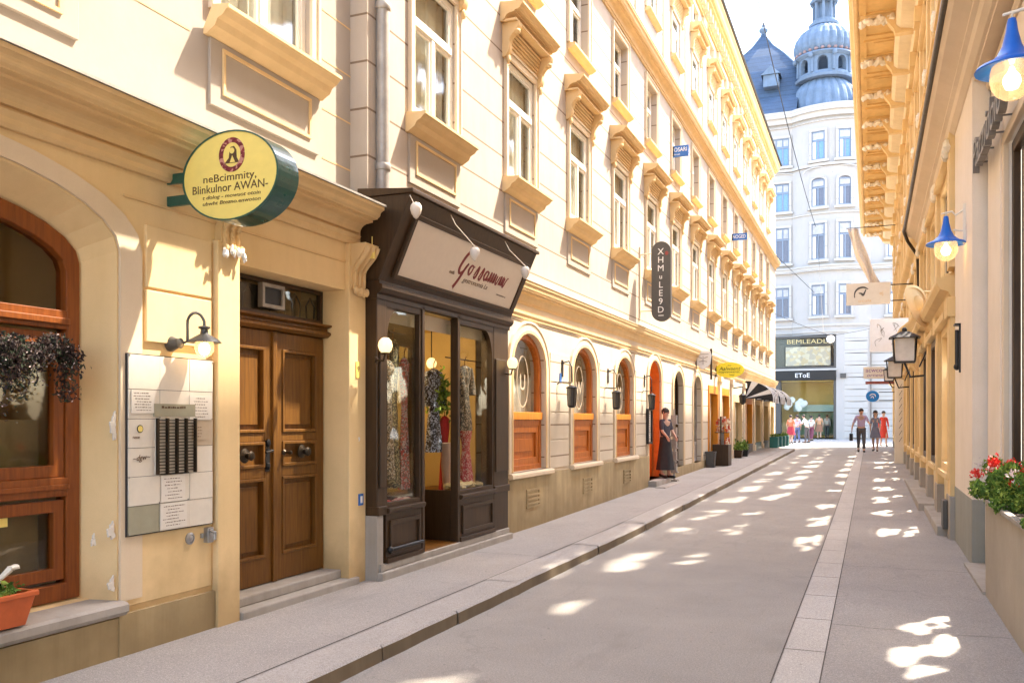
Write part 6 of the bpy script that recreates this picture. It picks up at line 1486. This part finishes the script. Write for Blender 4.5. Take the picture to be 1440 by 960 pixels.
# ================================================================== people
def skin_mesh(verts, edges, rad, root=0, lv=2):
    me = bpy.data.meshes.new('s'); me.from_pydata([tuple(v) for v in verts], edges, []); o = bpy.data.objects.new('s', me); COL.objects.link(o)
    md = o.modifiers.new('s', 'SKIN'); md.use_smooth_shade = True
    for i, r in enumerate(rad):
        sv = me.skin_vertices[0].data[i]; sv.radius = (r, r) if not isinstance(r, tuple) else r; sv.use_root = (i == root)
    sb = o.modifiers.new('b', 'SUBSURF'); sb.levels = lv
    dg = bpy.context.evaluated_depsgraph_get(); ev_ = bpy.data.meshes.new_from_object(o.evaluated_get(dg))
    vs = [tuple(v.co) for v in ev_.vertices]; fs = [tuple(p.vertices) for p in ev_.polygons]
    bpy.data.objects.remove(o); bpy.data.meshes.remove(me); bpy.data.meshes.remove(ev_); return vs, fs
def person(lab, loc, rz, H, top, bottom, shoe='black', hair='hair', stride=.22, arms=((.05, .0), (-.05, .0)), skirt=False, longhair=False, bulk=1.0, bend=0.0, sleeve='short', bag=None):
    t = thing('person', lab, 'person', loc, rz); s = H / 1.72
    J = {}
    J['pel'] = (0, 0, .93); J['wai'] = (0, -bend * .2, 1.08); J['che'] = (0, -bend * .5, 1.28); J['nec'] = (0, -bend * .8, 1.46); J['hea0'] = (0, -bend - .005, 1.53); J['hea1'] = (0, -bend - .02, 1.61); J['hea2'] = (0, -bend - .012, 1.685)
    names = ['pel', 'wai', 'che', 'nec', 'hea0', 'hea1', 'hea2']; E = [('pel', 'wai'), ('wai', 'che'), ('che', 'nec'), ('nec', 'hea0'), ('hea0', 'hea1'), ('hea1', 'hea2')]
    rad = {'pel': (.135 * bulk, .10 * bulk), 'wai': (.115 * bulk, .085 * bulk), 'che': (.125 * bulk, .10 * bulk), 'nec': .052, 'hea0': .066, 'hea1': .088, 'hea2': .062}
    for sg, k in ((1, 'l'), (-1, 'r')):
        f = stride * sg
        J['sh' + k] = (sg * .145 * bulk, -bend * .7, 1.40); af, out = arms[0 if sg > 0 else 1]
        J['el' + k] = (sg * (.21 * bulk + out * .5), -bend * .7 - af * .5 + .02, 1.13 + max(0, af) * .15); J['wr' + k] = (sg * (.215 * bulk + out), -bend * .7 - af - .04, .90 + max(0, af) * .75); J['ha' + k] = (sg * (.215 * bulk + out), -bend * .7 - af * 1.12 - .05, .83 + max(0, af) * .85)
        J['hi' + k] = (sg * .085, 0, .88); J['kn' + k] = (sg * .095, -f * .45 - .03, .50); J['an' + k] = (sg * .09, -f + .02, .09 + (.04 if f < 0 else 0)); J['he' + k] = (sg * .09, -f + .04, .04 + (.04 if f < 0 else 0)); J['to' + k] = (sg * .10, -f - .15, .03)
        names += [n + k for n in ('sh', 'el', 'wr', 'ha', 'hi', 'kn', 'an', 'he', 'to')]
        E += [('che', 'sh' + k), ('sh' + k, 'el' + k), ('el' + k, 'wr' + k), ('wr' + k, 'ha' + k), ('pel', 'hi' + k), ('hi' + k, 'kn' + k), ('kn' + k, 'an' + k), ('an' + k, 'he' + k), ('an' + k, 'to' + k)]
        rad.update({'sh' + k: .058 * bulk, 'el' + k: .040, 'wr' + k: .026, 'ha' + k: (.036, .020), 'hi' + k: .088 * bulk, 'kn' + k: .058, 'an' + k: .038, 'he' + k: .036, 'to' + k: .032})
    def mk(sub, infl=1.0, lv=2, extra={}):
        ns = [n for n in names if n in sub]; ix = {n: i for i, n in enumerate(ns)}
        es = [(ix[a], ix[b]) for a, b in E if a in ix and b in ix]
        r_ = []
        for n in ns:
            q = extra.get(n, rad[n]); q = q if isinstance(q, tuple) else (q, q); r_.append((q[0] * infl * s, q[1] * infl * s))
        return skin_mesh([Vector(J[n]) * s for n in ns], es, r_, ix.get('pel', 0), lv)
    body = MB(); body.add(*mk(set(names)))
    for k, sg in (('l', 1), ('r', -1)):      # five fingers
        h = Vector(J['ha' + k]) * s; w_ = Vector(J['wr' + k]) * s; d = (h - w_).normalized(); sd = d.cross(Vector((sg, 0, 0))).normalized()
        for q, (o_, L) in enumerate(((-.024, .062), (-.008, .072), (.008, .068), (.022, .055))):
            a = h + sd * o_ * s; body.tube([a - d * .02 * s, a + d * L * .55 * s, a + d * L * s + Vector((-sg * .012, 0, 0)) * s], [.0095 * s, .0085 * s, .006 * s], 6)
        a = w_ + d * .03 * s; body.tube([a, a + sd * -.035 * s + d * .02 * s, a + sd * -.045 * s + d * .05 * s], [.011 * s, .010 * s, .007 * s], 6)
    hc = Vector(J['hea1']) * s
    body.blob(hc + Vector((0, -.092, -.005)) * s, .016 * s, .8, 1.2, 1.4, 7)
    for sg in (-1, 1): body.blob(hc + Vector((sg * .086, .0, -.005)) * s, .022 * s, .4, .8, 1.3, 7)
    body.build('body', M['skin'], t, world=False, smooth=True)
    m = MB()
    for sg in (-1, 1): m.blob(hc + Vector((sg * .032, -.080, .015)) * s, .010 * s, 1.3, .6, .7, 6)
    m.blob(hc + Vector((0, -.078, -.048)) * s, .014 * s, 1.6, .4, .35, 6); m.build('face_features', M['ink'], t, world=False)
    sleeves = {'long': ('shl', 'shr', 'ell', 'elr', 'wrl', 'wrr'), 'short': ('shl', 'shr', 'ell', 'elr'), 'none': ('shl', 'shr')}[sleeve]
    m = MB(); m.add(*mk({'pel', 'wai', 'che', *sleeves}, 1.12, 2, {})); m.build('shirt', top, t, world=False, smooth=True)
    if skirt:
        m = MB(); seg = 24; vs = []
        for i in range(9):
            q = i / 8; r = (.14 + .10 * q) * bulk * s
            for j in range(seg): a = 2 * PI * j / seg; rr_ = r * (1 + .07 * q * math.sin(6 * a)); vs.append((rr_ * math.cos(a), rr_ * .8 * math.sin(a), (1.02 - (.55 if skirt is True else skirt) * q) * s))
        m.add(vs, [(i * seg + j, i * seg + (j + 1) % seg, (i + 1) * seg + (j + 1) % seg, (i + 1) * seg + j) for i in range(8) for j in range(seg)]); m.build('skirt', bottom, t, world=False, smooth=True)
    else:
        m = MB(); m.add(*mk({'pel', 'hil', 'hir', 'knl', 'knr', 'anl', 'anr'}, 1.12, 2, {'pel': (.115 * bulk, .085 * bulk), 'anl': .052, 'anr': .052, 'knl': .066, 'knr': .066})); m.build('trousers', bottom, t, world=False, smooth=True)
    m = MB()
    for k in 'lr':
        a, b = Vector(J['he' + k]) * s, Vector(J['to' + k]) * s; m.tube([a + Vector((0, .03, 0)) * s, a, (a + b) / 2, b, b + Vector((0, -.04, 0)) * s], [.028 * s, .046 * s, .045 * s, .042 * s, .02 * s], 10)
    m.build('shoes', M[shoe], t, world=False, smooth=True)
    m = MB(); m.blob(hc + Vector((0, .022, .030)) * s, .102 * s, .95, .98, .95, 12, .03)
    if longhair: m.blob(hc + Vector((0, .06, -.09)) * s, .09 * s, 1, .6, 1.7, 10, .04)
    m.build('hair', M[hair], t, world=False, smooth=True)
    if bag:
        m = MB(); sg = bag[0]; k = 'l' if sg > 0 else 'r'; h = Vector(J['ha' + k]) * s
        c = h + Vector((sg * .03, 0, -.22)); m.box(c.x - .06, c.x + .06, c.y - .17, c.y + .17, c.z - .16, c.z + .12); m.tube([c + Vector((0, -.1, .12)), h + Vector((0, 0, 0)), c + Vector((0, .1, .12))], .008, 5)
        o = m.build('bag', M[bag[1]], None, smooth=False, bevel=.02)
        rot = Matrix.Rotation(rz, 4, 'Z'); o.matrix_world = Matrix.Translation(loc) @ rot; tag(o, bag[2], 'bag')
    return t
def gl(px, zc, dz=0): p = at(px, 600, zc); return (p.x, p.y, g(p.y) + dz)
pm = lambda n, c: plain(n, c, .85, vary=.15)
lilac, pink, greyd, red, orng, wht, drk, navy = pm('lilac_shirt', (.48, .36, .50)), pm('pink_blouse', (.65, .45, .46)), pm('charcoal_trousers', (.09, .085, .09)), pm('red_coat', (.60, .05, .03)), pm('orange_top', (.50, .17, .08)), pm('white_top', (.75, .73, .72)), pm('black_cloth', (.025, .022, .022)), pm('grey_blue_dress', (.20, .20, .25))
p = gl(1211, 34.5); person('walker in a lilac top and charcoal trousers, carrying a dark bag', (p[0], p[1], p[2] + .004), R(4), 1.68, lilac, greyd, stride=.16, arms=((.28, .05), (.0, .10)), bulk=1.15, bag=(-1, 'black', 'dark bag carried by the walker in the lilac top'))
p = gl(1231, 35.3); person('slim person with long hair in a grey blue dress and black shoes walking', (p[0], p[1], p[2] + .004), R(-6), 1.62, navy, navy, stride=.18, arms=((.05, .0), (.02, .0)), skirt=.45, longhair=True, bulk=.88, sleeve='short')
p = gl(1242.5, 42.0); person('person in a long bright red coat at the right wall behind the walkers', (p[0], p[1], p[2] + .004), R(10), 1.66, red, red, stride=.18, skirt=.62, sleeve='long', bulk=.95)
p = gl(1112, 47.0); person('person in an orange red top and dark red skirt, back turned, at the left corner', (p[0], p[1], p[2]), R(170), 1.5, orng, pm('dark_red_skirt', (.35, .03, .05)), skirt=.5, stride=.12, sleeve='short', bulk=1.1)
p = gl(1121, 48.5); person('person in a pale lilac shirt beside the one in the orange red top', (p[0], p[1], p[2]), R(200), 1.53, pm('pale_lilac_shirt', (.62, .50, .66)), pm('blue_jeans', (.12, .16, .30)), stride=.14)
p = gl(1135, 48.0); person('person in a white top and dark grey trousers bending forward near the dark shopfront', (p[0], p[1], p[2]), R(-110), 1.53, wht, greyd, stride=.08, bend=.22, arms=((.25, .03), (.3, .03)))
p = gl(1141, 53.0); person('person in a white shirt and maroon trousers close to the dark shopfront', (p[0], p[1], p[2]), R(160), 1.5, wht, pm('maroon_trousers', (.22, .06, .09)), stride=.1)
p = gl(1152, 58.0); person('person in a tan orange jacket standing at the far shop window', (p[0], p[1], p[2]), R(185), 1.6, pm('tan_jacket', (.60, .30, .14)), pm('brown_skirt', (.28, .13, .07)), skirt=.5, stride=.05, bulk=1.15)
p = gl(1163, 59.0); person('person in a cream coat standing at the right of the far shop window', (p[0], p[1], p[2]), R(175), 1.6, pm('cream_coat', (.62, .55, .48)), greyd, stride=.05, sleeve='long')
person('person in white shirt and long black apron on the step of the orange doorway', (-4.0, 18.48, .283), R(60), 1.46, pm('waiter_shirt', (.06, .055, .07)), drk, stride=.04, skirt=.82, arms=((.16, -.06), (.16, -.06)), sleeve='short')
# narrow grey postcard stand by the doorway
m = MB(); z = .1 + g(19); m.box(-4.02, -3.86, 18.98, 19.2, z, z + .03)
for k in range(5): m.box(-4.03, -3.85, 19.0, 19.18, z + .18 + .26 * k, z + .20 + .26 * k); m.box(-4.00, -3.88, 19.03, 19.15, z + .20 + .26 * k, z + .38 + .26 * k)
m.tube([(-3.94, 19.09, z), (-3.94, 19.09, z + 1.55)], .02, 6); o = m.build('card_stand', M['grey_metal'], None, loc=(-3.94, 19.1, z)); tag(o, 'narrow grey metal card stand just right of the orange doorway', 'display stand')

# ================================================================== light
w = bpy.data.worlds.new('World'); scene.world = w; w.use_nodes = True; nt = w.node_tree
sky = nt.nodes.new('ShaderNodeTexSky'); sky.sky_type = 'NISHITA'; sky.sun_disc = False
tosun = -SUN.normalized(); el = math.asin(tosun.z); az = math.atan2(tosun.x, tosun.y)
sky.sun_elevation = el; sky.sun_rotation = az; sky.altitude = 0; sky.air_density = 1.0; sky.dust_density = 2.5; sky.ozone_density = 1.5
bg = nt.nodes['Background']; nt.links.new(sky.outputs[0], bg.inputs[0]); bg.inputs[1].default_value = .15
sl = bpy.data.lights.new('sun', 'SUN'); sl.energy = 2.0; sl.angle = R(1.1); sl.color = (1, .92, .80)
so = bpy.data.objects.new('sun', sl); COL.objects.link(so); so.rotation_euler = SUN.to_track_quat('-Z', 'Y').to_euler()
scene.view_settings.view_transform = 'Standard'; scene.view_settings.look = 'None'; scene.view_settings.gamma = 1
scene.view_settings.exposure = 3.1
scene.render.engine = 'CYCLES'; scene.cycles.max_bounces = 8; scene.cycles.diffuse_bounces = 6; scene.view_settings.use_white_balance = True; scene.view_settings.white_balance_temperature = 6700; scene.view_settings.white_balance_tint = 10; scene.cycles.transparent_max_bounces = 16
scene.cycles.use_denoising = True
